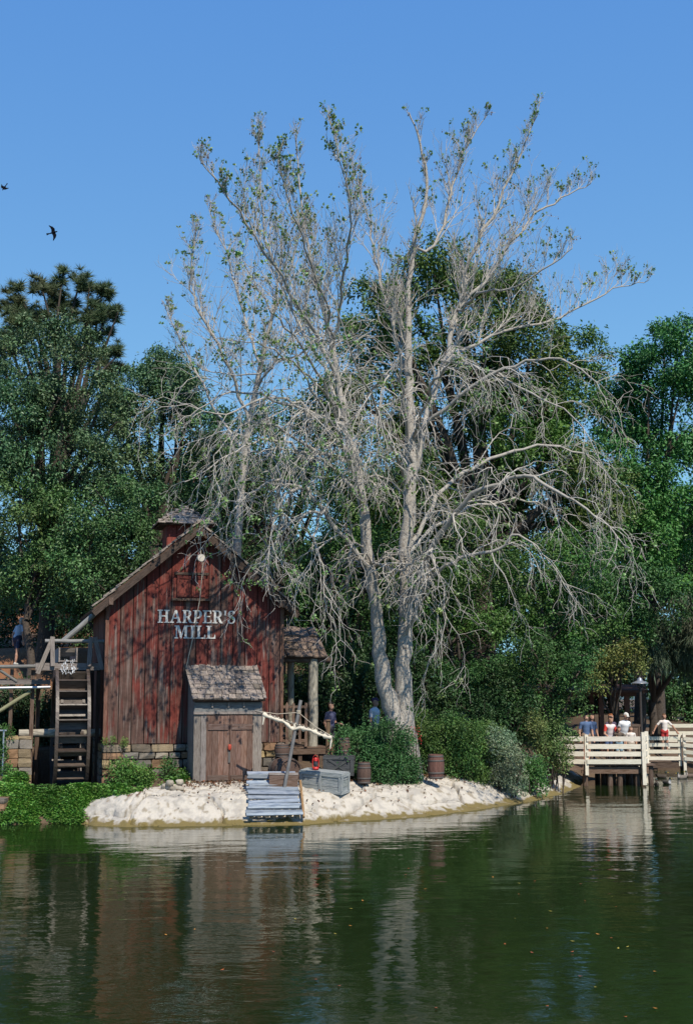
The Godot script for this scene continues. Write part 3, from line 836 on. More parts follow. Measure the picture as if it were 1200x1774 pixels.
	for side in 4:
		var rot := Basis(Vector3.UP, side * PI / 2)
		g.tri(rot * Vector3(-0.86, 0.03, 0.86), rot * Vector3(0.86, 0.03, 0.86), Vector3(0, 0.64, 0), Color(0.4, 0.36, 0.33))
	part(cup, "roof_deck", g.mesh(), M.brown_wood)
	for side in 4:
		var rot := Basis(Vector3.UP, side * PI / 2)
		for k in 6:
			var f := (k + 0.35) / 6.0
			var half := 0.9 * (1.0 - k / 6.0)
			var cnt := maxi(1, int(round(half * 2.0 / 0.24)))
			for j in cnt:
				var w := half * 2.0 / cnt
				var s := Vector3(w - 0.012, 0.26, 0.026)
				var b := rot * Basis(Vector3.RIGHT, -1.05 + rf(-0.04, 0.04))
				var p := rot * Vector3(-half + (j + 0.5) * w, 0.035 + 0.63 * f + rf(0, 0.012), 0.9 * (1.0 - f) - 0.02)
				part(cup, "shingle", board(s, 1, tone(0.62, 1.25), 0.008), M.shingles[rng.randi() % 3], Transform3D(b, p))
	# stone footing: coursed rubble below the boards, stone by stone
	var y := 1.93
	var row := 0
	while y > 0.3:
		var h := [0.22, 0.2, 0.26, 0.2, 0.24, 0.2, 0.26][row % 7] as float
		var x := -2.62
		while x < 2.6:
			var w := rf(0.2, 0.66)
			if x + w > 2.5: w = 2.64 - x
			var c: Color = STONE[rng.randi() % STONE.size()]
			part(t, "stone", lump(Vector3(w - 0.02, h - rf(0.015, 0.05), 0.4), 2, 0.2, 0.24, c * rf(0.5, 0.95)), M.stone, at(x + w * 0.5, y - h * 0.5, -0.06 + rf(-0.03, 0.03)))
			x += w
		for k in 6:
			if row > 5: break
			var c: Color = STONE[rng.randi() % STONE.size()]
			part(t, "stone", lump(Vector3(0.4, h - 0.02, 0.95), 2, 0.16, 0.14, c * rf(0.8, 1.1)), M.stone, at(-2.46, y - h * 0.5, -0.75 - k * 0.97))
		y -= h
		row += 1

const STONE := [Color(0.34, 0.27, 0.18), Color(0.30, 0.25, 0.2), Color(0.26, 0.24, 0.22), Color(0.40, 0.31, 0.17), Color(0.33, 0.2, 0.12), Color(0.36, 0.32, 0.27), Color(0.24, 0.21, 0.18)]

func shed() -> void:
	var t := thing("cellar_shed", "small grey plank shed with shingled lean-to roof and double doors against the mill", "shed", MILL, MILL_TURN)
	var cx := 0.76
	var zf := 1.3
	var yb := 0.72
	var core := plain(0.03, 0.024, 0.02, 0.95)
	var g := Geo.new()
	var a := [Vector3(cx - 0.94, yb, 0), Vector3(cx + 0.94, yb, 0)]
	# dark core so that the joints read
	g.hexa([Vector3(cx - 0.93, yb, 0.03), Vector3(cx + 0.93, yb, 0.03), Vector3(cx - 0.93, 3.95, 0.05), Vector3(cx + 0.93, 3.95, 0.05), Vector3(cx - 0.93, yb, zf - 0.06), Vector3(cx + 0.93, yb, zf - 0.06), Vector3(cx - 0.93, 3.16, zf - 0.06), Vector3(cx + 0.93, 3.16, zf - 0.06)])
	part(t, "wall", g.mesh(), core)
	for side in [-1.0, 1.0]:
		for k in 5:
			var z0 := 0.04 + k * (zf - 0.1) / 5.0
			var z1 := z0 + (zf - 0.1) / 5.0 - 0.012
			var x: float = cx + side * 0.945
			g = Geo.new()
			var top := func(z: float) -> float: return 4.0 - z * 0.63
			g.hexa([Vector3(x - 0.018, yb, z0), Vector3(x + 0.018, yb, z0), Vector3(x - 0.018, top.call(z0), z0), Vector3(x + 0.018, top.call(z0), z0), Vector3(x - 0.018, yb, z1), Vector3(x + 0.018, yb, z1), Vector3(x - 0.018, top.call(z1), z1), Vector3(x + 0.018, top.call(z1), z1)], tone(0.7, 1.0))
			part(t, "plank", g.mesh(), M.grey_wood)
	# front frame
	for f in [[-0.87, 0.19], [-0.69, 0.15], [0.83, 0.26]]:
		part(t, "frame_board", board(Vector3(f[1], 2.14, 0.05), 1, tone(0.7, 1.0), 0.004), M.grey_wood, at(cx + f[0], yb + 1.05, zf - 0.02 + rf(0, 0.012)))
	part(t, "lintel", board(Vector3(1.93, 0.26, 0.06), 0, tone(0.7, 0.8) * Color(0.85, 1.0, 1.1), 0.004), M.grey_wood, at(cx, 2.99, zf - 0.01))
	part(t, "lintel_trim", board(Vector3(1.96, 0.07, 0.09), 0, tone(0.95, 1.1), 0.004), M.grey_wood, at(cx, 2.83, zf + 0.01))
	for xx in [-0.46, 0.0, 0.44]:
		part(t, "peg", board(Vector3(0.045, 0.13, 0.05), 1, Color(2.6, 2.6, 2.5)), M.grey_wood, at(cx + xx, 3.05, zf + 0.045))
	part(t, "door_sill", board(Vector3(1.5, 0.07, 0.16), 0, tone(0.9, 1.0), 0.004), M.grey_wood, at(cx + 0.05, 0.84, zf + 0.03))
	for leaf in 2:
		var d := Node3D.new()
		d.name = "door"
		t.add_child(d, true)
		d.position = Vector3(cx - 0.61 + leaf * 0.665, 0.88, zf)
		for k in 4:
			part(d, "door_plank", board(Vector3(0.158, 1.88, 0.035), 1, tone(0.55, 0.95) * Color(1.02, 0.9, 0.84), 0.004), M.door_wood, at(0.08 + k * 0.164, 0.95, rf(0, 0.01)))
		for yy in [0.16, 1.56]:
			part(d, "ledge", board(Vector3(0.58, 0.16 if yy > 1.0 else 0.14, 0.035), 0, tone(0.5, 0.75), 0.004), M.door_wood, at(0.33, yy, 0.036))
		if leaf == 1:
			for yy in [0.3, 1.5]:
				part(d, "hinge", board(Vector3(0.035, 0.2, 0.03), 1, Color(0.3, 0.3, 0.3)), M.iron, at(0.64, yy, 0.03))
			part(d, "hasp", board(Vector3(0.06, 0.3, 0.02), 1, Color(3.5, 3.5, 3.3)), M.iron, at(-0.02, 0.72, 0.04))
			part(d, "handle", lump(Vector3(0.09, 0.15, 0.06), 3, 0.6, 0.3, Color(0.36, 0.05, 0.025), true), M.paint, at(-0.01, 1.0, 0.06))
	g = Geo.new()
	part(t, "roof", board(Vector3(2.06, 0.05, 1.68), 0, Color(0.4, 0.36, 0.33)), M.brown_wood, at(cx, 3.62, 0.78, Basis(Vector3.RIGHT, 0.565)))
	var e := Vector3(cx - 1.05, 3.165, 1.5)
	shingle_roof(t, e, Vector3.RIGHT, Vector3(0, 0.94, -1.48), 2.1, 7, M.shingles, 0.15, 0.25)

func log_mesh(a: Vector3, b: Vector3, r: float, col := Color.WHITE, sides := 10) -> ArrayMesh:
	var g := Geo.new()
	var pts := []
	var rad := []
	for k in 6:
		pts.append(a.lerp(b, k / 5.0) + Vector3(rf(-1, 1), rf(-1, 1), rf(-1, 1)) * r * 0.08)
		rad.append(r * rf(0.93, 1.05))
	g.tube(pts, rad, sides, col)
	return g.mesh()

func porch() -> void:
	var t := thing("side_porch", "open porch with shingled roof on round log posts beside the mill", "porch", MILL, MILL_TURN)
	part(t, "roof", board(Vector3(1.55, 0.05, 1.56), 0, Color(0.35, 0.3, 0.27)), M.brown_wood, at(3.34, 4.83, -1.3, Basis(Vector3.RIGHT, 0.565)))
	shingle_roof(t, Vector3(2.57, 4.40, -0.62), Vector3.RIGHT, Vector3(0, 0.86, -1.33), 1.55, 4, M.shingles_tan, 0.2, 0.34)
	for p in [[3.72, -0.82, 0.15], [3.22, -1.7, 0.1], [2.72, -1.75, 0.09], [3.98, -1.8, 0.11]]:
		part(t, "post", log_mesh(Vector3(p[0], 1.6, p[1]), Vector3(p[0], 4.45 - p[1] * 0.1, p[1]), p[2], tone(0.9, 1.1)), M.pale_log)
	part(t, "beam", log_mesh(Vector3(2.5, 4.36, -0.8), Vector3(4.3, 4.36, -0.8), 0.09, tone(0.6, 0.7)), M.brown_wood)
	for k in 8:
		part(t, "floor_plank", board(Vector3(1.5, 0.05, 0.16), 0, tone(0.5, 0.8), 0.004), M.brown_wood, at(3.34, 1.74, -0.72 - k * 0.17))
	part(t, "floor_beam", board(Vector3(1.52, 0.16, 0.1), 0, tone(0.6, 0.8), 0.006), M.brown_wood, at(3.34, 1.62, -0.68))
	for p in [2.75, 3.3, 3.95]:
		part(t, "floor_post", board(Vector3(0.12, 1.1, 0.12), 1, tone(0.5, 0.7), 0.006), M.brown_wood, at(p, 1.1, -0.74))
	for p in [2.75, 3.95]:
		part(t, "floor_post", board(Vector3(0.12, 1.1, 0.12), 1, tone(0.5, 0.7), 0.006), M.brown_wood, at(p, 1.1, -1.9))
	var f := thing("picket_gate", "low brown picket gate across the porch beside the mill", "gate", MILL, MILL_TURN)
	for x in [2.66, 3.46]:
		part(f, "post", board(Vector3(0.09, 1.3, 0.08), 1, tone(0.95, 1.15), 0.005), M.brown_wood, at(x, 2.42, -0.62))
	for y in [1.95, 2.4, 2.95]:
		part(f, "rail", board(Vector3(0.86, 0.075, 0.035), 0, tone(0.9, 1.1), 0.005), M.brown_wood, at(3.06, y, -0.6))
	for k in 3:
		var pk := Geo.new()
		var col := tone(0.9, 1.15)
		pk.box(Vector3(-0.04, 0, -0.012), Vector3(0.04, 1.16, 0.012), col)
		pk.tri(Vector3(-0.04, 1.16, 0.012), Vector3(0.04, 1.16, 0.012), Vector3(0, 1.24, 0), col)
		pk.tri(Vector3(0.04, 1.16, -0.012), Vector3(-0.04, 1.16, -0.012), Vector3(0, 1.24, 0), col)
		part(f, "picket", pk.mesh(), M.brown_wood, at(2.86 + k * 0.2, 1.86, -0.57))

func water_wheel() -> void:
	var t := thing("water_wheel", "dark wooden water wheel with paddle boards turning beside the mill", "water wheel", MILL + Basis(Vector3.UP, MILL_TURN) * Vector3(-3.45, 2.2, -1.7), MILL_TURN)
	var n := 28
	for side in [-1.0, 1.0]:
		var g := Geo.new()
		var m := 56
		for k in m:
			var a := TAU * k / m
			var b := TAU * (k + 1) / m
			var x0: float = side * 0.44 - 0.045
			var x1: float = side * 0.44 + 0.045
			var c := func(ang: float, r: float, x: float) -> Vector3: return Vector3(x, sin(ang) * r, cos(ang) * r)
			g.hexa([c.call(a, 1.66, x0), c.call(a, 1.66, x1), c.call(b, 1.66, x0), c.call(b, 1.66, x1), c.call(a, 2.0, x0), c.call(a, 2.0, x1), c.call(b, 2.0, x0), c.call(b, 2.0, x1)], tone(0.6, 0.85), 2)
		part(t, "rim", g.mesh(), M.wet_shaded_wood)
		for k in 8:
			var rot := Basis(Vector3.RIGHT, TAU * k / 8 + 0.2)
			part(t, "spoke", board(Vector3(0.07, 1.7, 0.11), 1, tone(0.6, 0.9), 0.004), M.wet_shaded_wood, Transform3D(rot, Vector3(side * 0.3, 0, 0) + rot * Vector3(0, 0.87, 0)))
	for k in n:
		var rot := Basis(Vector3.RIGHT, TAU * k / n)
		var g := Geo.new()
		var col := tone(0.5, 1.0)
		g.box(Vector3(-0.39, 1.66, -0.018), Vector3(0.39, 1.98, 0.018), col, 0)
		g.box(Vector3(-0.39, 1.64, 0.02), Vector3(0.39, 1.675, 0.22), col, 0)
		part(t, "paddle", g.mesh(), M.wet_shaded_wood, Transform3D(rot * Basis(Vector3.RIGHT, 0.0), Vector3.ZERO))
	part(t, "axle", log_mesh(Vector3(-1.45, 0, 0), Vector3(0.95, 0, 0), 0.12, tone(1.0, 1.2)), M.pale_log)
	var h := Geo.new()
	h.tube([Vector3(-0.4, 0, 0), Vector3(0.4, 0, 0)], [0.26, 0.26], 14, Color(0.8, 0.8, 0.8))
	part(t, "hub", h.mesh(), M.wet_shaded_wood)

func flume() -> void:
	var t := thing("flume_trestle", "grey timber trestle carrying a wooden flume trough above the water wheel", "trestle", MILL, MILL_TURN)
	# trough
	part(t, "trough_floor", board(Vector3(0.46, 0.04, 3.6), 2, tone(0.9, 1.0)), M.grey_wood, at(-3.585, 4.3, -2.8))
	for side in [-1.0, 1.0]:
		part(t, "trough_side", board(Vector3(0.04, 0.42, 3.6), 2, tone(1.2, 1.4), 0.004), M.grey_wood, at(-3.585 + side * 0.25, 4.48, -2.8))
	part(t, "trough_gate", board(Vector3(0.46, 0.24, 0.03), 0, tone(0.7, 0.8), 0.004), M.grey_wood, at(-3.585, 4.56, -1.35, Basis(Vector3.RIGHT, 0.3)))
	# logs and beams
	part(t, "pole", log_mesh(Vector3(-4.25, 4.88, -1.0), Vector3(-2.5, 4.88, -0.98), 0.06, tone(0.95, 1.1)), M.grey_log)
	part(t, "pole", log_mesh(Vector3(-3.75, 4.86, -1.1), Vector3(-2.6, 5.9, -0.9), 0.08, tone(1.0, 1.15)), M.grey_log)
	part(t, "beam", board(Vector3(2.0, 0.2, 0.13), 0, tone(0.75, 0.9), 0.006), M.grey_wood, at(-3.5, 4.14, -1.1))
	part(t, "beam", board(Vector3(2.0, 0.2, 0.13), 0, tone(0.75, 0.9), 0.006), M.grey_wood, at(-3.5, 4.14, -3.4))
	for p in [[-4.05, 4.95, -4.42, 3.98], [-4.05, 4.95, -4.02, 4.2], [-2.95, 4.95, -2.98, 4.2], [-2.82, 4.95, -2.62, 4.1]]:
		var a := Vector3(p[0], p[1], -0.97)
		var b := Vector3(p[2], p[3], -0.95)
		var d := b - a
		part(t, "trestle_leg", board(Vector3(0.12, d.length() + 0.1, 0.06), 1, tone(0.85, 1.05), 0.006), M.grey_wood, Transform3D(Basis(Vector3.BACK, atan2(d.x, -d.y)), (a + b) * 0.5 + Vector3(0, 0, rf(-0.02, 0.02))))
	for p in [[-4.35, -2.6], [-4.35, -3.4], [-2.72, -3.4], [-2.68, -1.2]]:
		part(t, "support_post", board(Vector3(0.11, 4.6, 0.11), 1, tone(0.35, 0.5), 0.008), M.brown_wood, at(p[0], 1.85, p[1]))
	# walkway beside it, running off to the left
	part(t, "rail", log_mesh(Vector3(-6.6, 4.12, -1.5), Vector3(-4.3, 4.15, -1.4), 0.055, tone(0.7, 0.85)), M.grey_log)
	part(t, "feed_pipe", log_mesh(Vector3(-6.6, 3.5, -1.45), Vector3(-4.05, 3.54, -1.35), 0.045, Color.WHITE), M.zinc)
	part(t, "walkway_beam", board(Vector3(2.5, 0.12, 0.12), 0, tone(0.55, 0.7), 0.006), M.grey_wood, at(-5.3, 3.68, -1.55))
	for k in 11:  # deck carried this far back to shade the hill beneath
		part(t, "walkway_plank", board(Vector3(2.3, 0.04, 0.2), 0, tone(0.55, 0.8), 0.006), M.grey_wood, at(-5.4, 3.76, -1.75 - k * 0.22))
	for x in [-4.55, -5.15, -6.0]:
		part(t, "support_post", board(Vector3(0.1, 4.3, 0.1), 1, tone(0.55, 0.75), 0.008), M.brown_wood, at(x, 2.05, -1.62))
	part(t, "brace", log_mesh(Vector3(-6.3, 2.3, -1.5), Vector3(-4.6, 3.42, -1.5), 0.06, Color(1.9, 1.2, 0.6)), M.grey_log)
	part(t, "brace", log_mesh(Vector3(-5.6, 4.1, -1.5), Vector3(-5.0, 3.7, -1.5), 0.045, tone(0.6, 0.7)), M.grey_log)
	# the water that spills from the trough mouth
	var g := Geo.new()
	for k in 70:
		var s := rf(0.005, 0.011)
		var p := Vector3(-3.585 + rf(-0.19, 0.19), 4.34, -0.98)
		var h := pow(rng.randf(), 0.8)
		p += Vector3(rf(-0.03, 0.03), -h * 0.42, 0.05 + 0.3 * sqrt(h) + rf(-0.05, 0.05))
		g.tube([p + Vector3(0, s * 4.5, -s), p, p - Vector3(0, s * 2.5, 0)], [0.002, s, 0.002], 5, Color.WHITE, false)
	var o := part(self, "spilling_water", g.mesh(), M.spray)
	o.transform = Transform3D(Basis(Vector3.UP, MILL_TURN), MILL)
	tag(o, "white water spilling from the trough onto the wheel", "water", "", "stuff")

func stone_pier(called: String, label: String, ctr: Vector3, turn: float, size: Vector3, base := 0.12) -> void:
	var t := thing(called, label, "stone wall", ctr, turn)
	var y := 0.0
	var row := 0
	while y < size.y - 0.05:
		var h := minf(rf(0.17, 0.27), size.y - y)
		var grow := base if y < 0.2 else 0.0
		var cnt := maxi(1, int(round(size.x / rf(0.32, 0.5))))
		var dn := maxi(1, int(round(size.z / 0.45)))
		for k in cnt:
			for j in dn:
				if j > 0 and j < dn - 1 and k > 0 and k < cnt - 1: continue
				var w := (size.x + grow) / cnt
				var l := (size.z + grow) / dn
				var c: Color = STONE[rng.randi() % STONE.size()]
				part(t, "stone", lump(Vector3(w - 0.012, h - 0.012, l - 0.012), 2, 0.16, 0.15, c * rf(0.65, 1.05)), M.stone, at(-(size.x + grow) * 0.5 + (k + 0.5) * w + rf(-0.02, 0.02), y + h * 0.5, -(size.z + grow) * 0.5 + (j + 0.5) * l + rf(-0.02, 0.02)))
		y += h
		row += 1

func barrel(label: String, pos: Vector3, h: float, r: float, b := Basis(), wood_m: Material = null, group := "barrels by the bank") -> void:
	var t := thing("barrel", label, "barrel", pos, 0.0, group)
	t.basis = b
	var g := Geo.new()
	g.lathe([Vector2(0, 0.02 * h), Vector2(r * 0.8, 0.02 * h), Vector2(r * 0.84, 0.0), Vector2(r * 0.92, 0.18 * h), Vector2(r, 0.4 * h), Vector2(r, 0.6 * h), Vector2(r * 0.92, 0.82 * h), Vector2(r * 0.84, h), Vector2(r * 0.79, h), Vector2(r * 0.78, 0.96 * h)], 20)
	for k in g.c.size():
		var p := g.v[k]
		var st := int(floor((atan2(p.z, p.x) + PI) / TAU * 20.0 + 0.5)) % 20
		var kk := 0.75 + 0.5 * float(hash(st * 3 + int(pos.x * 10)) & 255) / 255.0
		g.c[k] = Color(kk, kk, kk)
	part(t, "barrel_body", g.mesh(), wood_m if wood_m else M.barrel)
	g = Geo.new()
	g.lathe([Vector2(r * 0.79, 0.955 * h), Vector2(0, 0.96 * h)], 20, Color(0.9, 0.9, 0.9))
	part(t, "lid", g.mesh(), wood_m if wood_m else M.barrel)
	for f in [[0.06, 0.87], [0.25, 0.95], [0.75, 0.95], [0.93, 0.87]]:
		g = Geo.new()
		var rr: float = r * f[1] + 0.004
		g.lathe([Vector2(rr, h * (f[0] - 0.03)), Vector2(rr + 0.008, h * (f[0] - 0.028)), Vector2(rr + 0.008, h * (f[0] + 0.028)), Vector2(rr, h * (f[0] + 0.03))], 20)
		part(t, "hoop", g.mesh(), M.iron)

func crate(called: String, label: String, pos: Vector3, basis_: Basis, size: Vector3, m: Material, cross := false) -> void:
	var t := thing(called, label, "crate", pos)
	t.basis = basis_
	var core := Geo.new()
	core.box(Vector3(-size.x / 2 + 0.02, 0.01, -size.z / 2 + 0.02), Vector3(size.x / 2 - 0.02, size.y - 0.02, size.z / 2 - 0.02), Color(0.75, 0.75, 0.75), 0)
	part(t, "box", core.mesh(), m)
	var rows := 3
	for k in rows:
		for s in [-1.0, 1.0]:
			part(t, "side_board", board(Vector3(size.x - 0.04, size.y / rows - 0.012, 0.02), 0, tone(0.85, 1.1), 0.003), m, at(0, (k + 0.5) * size.y / rows, s * (size.z / 2 - 0.012)))
			part(t, "end_board", board(Vector3(0.02, size.y / rows - 0.012, size.z - 0.04), 2, tone(0.85, 1.1), 0.003), m, at(s * (size.x / 2 - 0.012), (k + 0.5) * size.y / rows, 0))
	for k in 3:
		part(t, "lid_board", board(Vector3(size.x + 0.02, 0.025, size.z / 3 - 0.01), 0, tone(0.95, 1.2), 0.003), m, at(0, size.y + 0.004, (k - 1) * size.z / 3))
	# battens framing each face, and one down the middle of a long face
	for s in [-1.0, 1.0]:
		for y in [0.04, size.y - 0.05]:
			part(t, "batten", board(Vector3(size.x + 0.01, 0.08, 0.022), 0, tone(0.95, 1.2), 0.003), m, at(0, y, s * (size.z / 2 + 0.01)))
			part(t, "batten", board(Vector3(0.022, 0.08, size.z + 0.06), 2, tone(1.0, 1.25), 0.003), m, at(s * (size.x / 2 + 0.012), y, 0))
		for x in ([-0.5, 0.0, 0.5] if size.x > 0.9 else [-0.5, 0.5]):
			part(t, "batten", board(Vector3(0.08, size.y - 0.17, 0.02), 1, tone(0.95, 1.2), 0.003), m, at(x * (size.x - 0.08), size.y * 0.5, s * (size.z / 2 + 0.009)))
		for z in [-0.5, 0.5]:
			part(t, "batten", board(Vector3(0.02, size.y - 0.17, 0.08), 1, tone(1.0, 1.25), 0.003), m, at(s * (size.x / 2 + 0.011), size.y * 0.5, z * (size.z - 0.06)))
	if cross:
		for s in [-1.0, 1.0]:
			var ln := Vector2(size.x, size.y).length() - 0.2
			part(t, "batten", board(Vector3(ln, 0.07, 0.018), 0, tone(0.9, 1.1), 0.003), m, at(0, size.y * 0.5, size.z / 2 + 0.008 + 0.004 * s, Basis(Vector3.BACK, s * atan2(size.y, size.x))))

func raft() -> void:
	var t := thing("raft", "blue-grey slat raft drawn up on the bank, leaning mast and furled sail", "raft", Vector3(-1.87, 0.12, -33.92), 0.1)
	var tilt := Basis(Vector3.RIGHT, 0.50)
	for k in 7:
		part(t, "float_log", log_mesh(Vector3(-0.6 + k * 0.2, -0.02, -0.12 + rf(-0.05, 0.03)), Vector3(-0.6 + k * 0.2, -0.02, -1.75), rf(0.06, 0.075), tone(0.9, 1.15)), M.pale_log, Transform3D(tilt, Vector3(0, 0.05, 0)))
	var z := 0.02
	for k in 14:
		var gap := 0.0
		gap = 0.07 if k in [2, 5, 6, 9, 11] else rf(0.004, 0.025)
		z -= gap
		var w := rf(0.09, 0.13)
		var b := tilt * Basis(Vector3.UP, rf(-0.05, 0.05)) * Basis(Vector3.RIGHT, rf(-0.14, 0.14)) * Basis(Vector3.BACK, rf(-0.02, 0.02))
		part(t, "slat", board(Vector3(1.44 - k * 0.012 + rf(-0.06, 0.06), 0.03, w), 0, tone(0.55, 1.05), 0.01), M.blue_wood, Transform3D(b, Vector3(0, 0.05, 0) + tilt * Vector3(rf(-0.03, 0.03), 0.075 + rf(0, 0.02), z - w * 0.5)))
		z -= w
	part(t, "edge_pole", log_mesh(Vector3(0.76, 0.02, 0.0), Vector3(0.76, 0.02, -1.7), 0.035, Color(0.9, 0.6, 0.35)), M.pale_log, Transform3D(tilt, Vector3(0, 0.05, 0)))
	# rigging in metres from the raft's foot
	var inv := (t.transform).affine_inverse()
	var foot := inv * Vector3(-1.72, 0.62, -35.05)
	var head := inv * Vector3(-1.25, 3.2, -35.2)
	part(t, "mast", log_mesh(foot, head, 0.048, Color(0.75, 0.75, 0.78)), M.grey_log)
	var y0 := inv * Vector3(-2.5, 2.92, -35.1)
	var y1 := inv * Vector3(-0.34, 2.2, -35.15)
	part(t, "yard", log_mesh(y0, y1, 0.026, Color(0.7, 0.65, 0.6), 8), M.grey_log)
	var g := Geo.new()
	var pts := []
	var rad := []
	for k in 26:
		var f := k / 25.0
		var p := y0.lerp(y1, 0.1 + 0.86 * f)
		var sag := 0.02 + 0.05 * absf(sin(f * 9.0)) * rf(0.4, 1.0) + (0.14 * (1.0 - absf(f - 0.42) / 0.12) if absf(f - 0.42) < 0.12 else 0.0)
		pts.append(p + Vector3(rf(-0.015, 0.015), -sag, 0.03 + rf(-0.02, 0.02)))
		rad.append((0.022 + 0.022 * absf(sin(f * 17.0 + 1.0)) + rf(0, 0.012)) * (1.3 if k % 2 else 0.8))
	g.tube(pts, rad, 9, Color(1, 1, 1), true, 0.4, 4)
	for e in [[0.11, 0.3], [0.96, 0.34], [0.5, 0.16]]:
		var p := y0.lerp(y1, e[0])
		g.tube([p, p + Vector3(0.01, -0.12, 0.03), p + Vector3(-0.02, -e[1], 0.02)], [0.03, 0.034, 0.016], 7, Color(0.95, 0.95, 0.95), true, 0.25, 2)
	# wrapped turns of cloth round the yard
	for k in 16:
		var f := 0.14 + 0.8 * k / 15.0
		var p := y0.lerp(y1, f)
		var ring := []
		var rr := []
		for q in 9:
			var a := TAU * q / 8.0
			ring.append(p + Vector3(0.03 * q / 8.0, sin(a) * 0.034, cos(a) * 0.034))
			rr.append(0.012)
		g.tube(ring, rr, 5, Color(0.92, 0.9, 0.85), false)
	part(t, "furled_sail", g.mesh(), M.canvas)
	g = Geo.new()
	var kn := head.lerp(foot, 0.13)
	for e in [y0.lerp(y1, 0.02), y0.lerp(y1, 0.985)]:
		var mid: Vector3 = kn.lerp(e, 0.5) - Vector3(0, 0.06, 0)
		g.tube([kn, mid, e], [0.01, 0.01, 0.01], 5)
	for k in 5:
		var p := kn + Vector3(0, -0.03 + 0.02 * k, 0)
		var ring := []
		var rr := []
		for q in 9:
			ring.append(p + Vector3(cos(TAU * q / 8.0) * 0.056, 0, sin(TAU * q / 8.0) * 0.056))
			rr.append(0.011)
		g.tube(ring, rr, 5)
	part(t, "rope", g.mesh(), M.rope)
	# plank chest standing on the raft
	var c := thing("plank_chest", "brown plank chest standing on the raft behind the mast", "chest", Vector3(-1.72, 0.78, -35.38), 0.06)
	for k in 3:
		part(c, "front_plank", board(Vector3(0.78, 0.13, 0.03), 0, tone(0.8, 1.1), 0.004), M.brown_wood, at(0, 0.07 + k * 0.135, 0.24))
	part(c, "box", board(Vector3(0.74, 0.4, 0.46), 0, tone(0.7, 0.8)), M.brown_wood, at(0, 0.2, 0))
	for k in 3:
		part(c, "lid_plank", board(Vector3(0.8, 0.03, 0.17), 0, Color(1.9, 1.85, 1.8), 0.004), M.grey_wood, at(0, 0.425, -0.17 + k * 0.172))
	var l := thing("slat_lid", "small blue-grey slatted lid leaning by the shed corner", "lid", Vector3(-2.42, 0.86, -35.75), 0.35)
	for k in 3:
		part(l, "slat", board(Vector3(0.32, 0.1, 0.025), 0, tone(0.8, 1.1), 0.004), M.blue_wood, at(0, 0.07 + k * 0.115, -k * 0.03, Basis(Vector3.RIGHT, -0.3)))
	for x in [-0.1, 0.1]:
		part(l, "batten", board(Vector3(0.05, 0.34, 0.02), 1, tone(0.7, 0.9)), M.blue_wood, at(x, 0.18, -0.045, Basis(Vector3.RIGHT, -0.27)))

func lantern(pos: Vector3) -> void:
	var t := thing("lantern", "red metal lantern standing on the grey crate", "lantern", pos, 0.2)
	var g := Geo.new()
	g.lathe([Vector2(0, 0), Vector2(0.085, 0), Vector2(0.085, 0.05), Vector2(0.06, 0.08), Vector2(0.045, 0.085)], 14)
	part(t, "base", g.mesh(), M.red_metal)
	g = Geo.new()
	g.lathe([Vector2(0.045, 0.085), Vector2(0.062, 0.13), Vector2(0.062, 0.19), Vector2(0.042, 0.24)], 14)
	part(t, "globe", g.mesh(), M.smoky_glass)
	g = Geo.new()
	g.lathe([Vector2(0.05, 0.24), Vector2(0.055, 0.26), Vector2(0.04, 0.3), Vector2(0.05, 0.31), Vector2(0.03, 0.34), Vector2(0, 0.345)], 14)
	part(t, "chimney_cap", g.mesh(), M.red_metal)
	for s in [-1.0, 1.0]:
		g = Geo.new()
		g.tube([Vector3(s * 0.07, 0.03, 0), Vector3(s * 0.085, 0.1, 0), Vector3(s * 0.085, 0.26, 0), Vector3(s * 0.05, 0.32, 0)], [0.013, 0.013, 0.013, 0.013], 6)
		part(t, "side_tube", g.mesh(), M.red_metal)
	g = Geo.new()
	var pts := []
	var rr := []
	for k in 9:
		var a := PI * k / 8.0
		pts.append(Vector3(cos(a) * 0.085, 0.27 + sin(a) * 0.14, 0))
		rr.append(0.006)
	g.tube(pts, rr, 5)
	part(t, "handle", g.mesh(), M.red_metal)

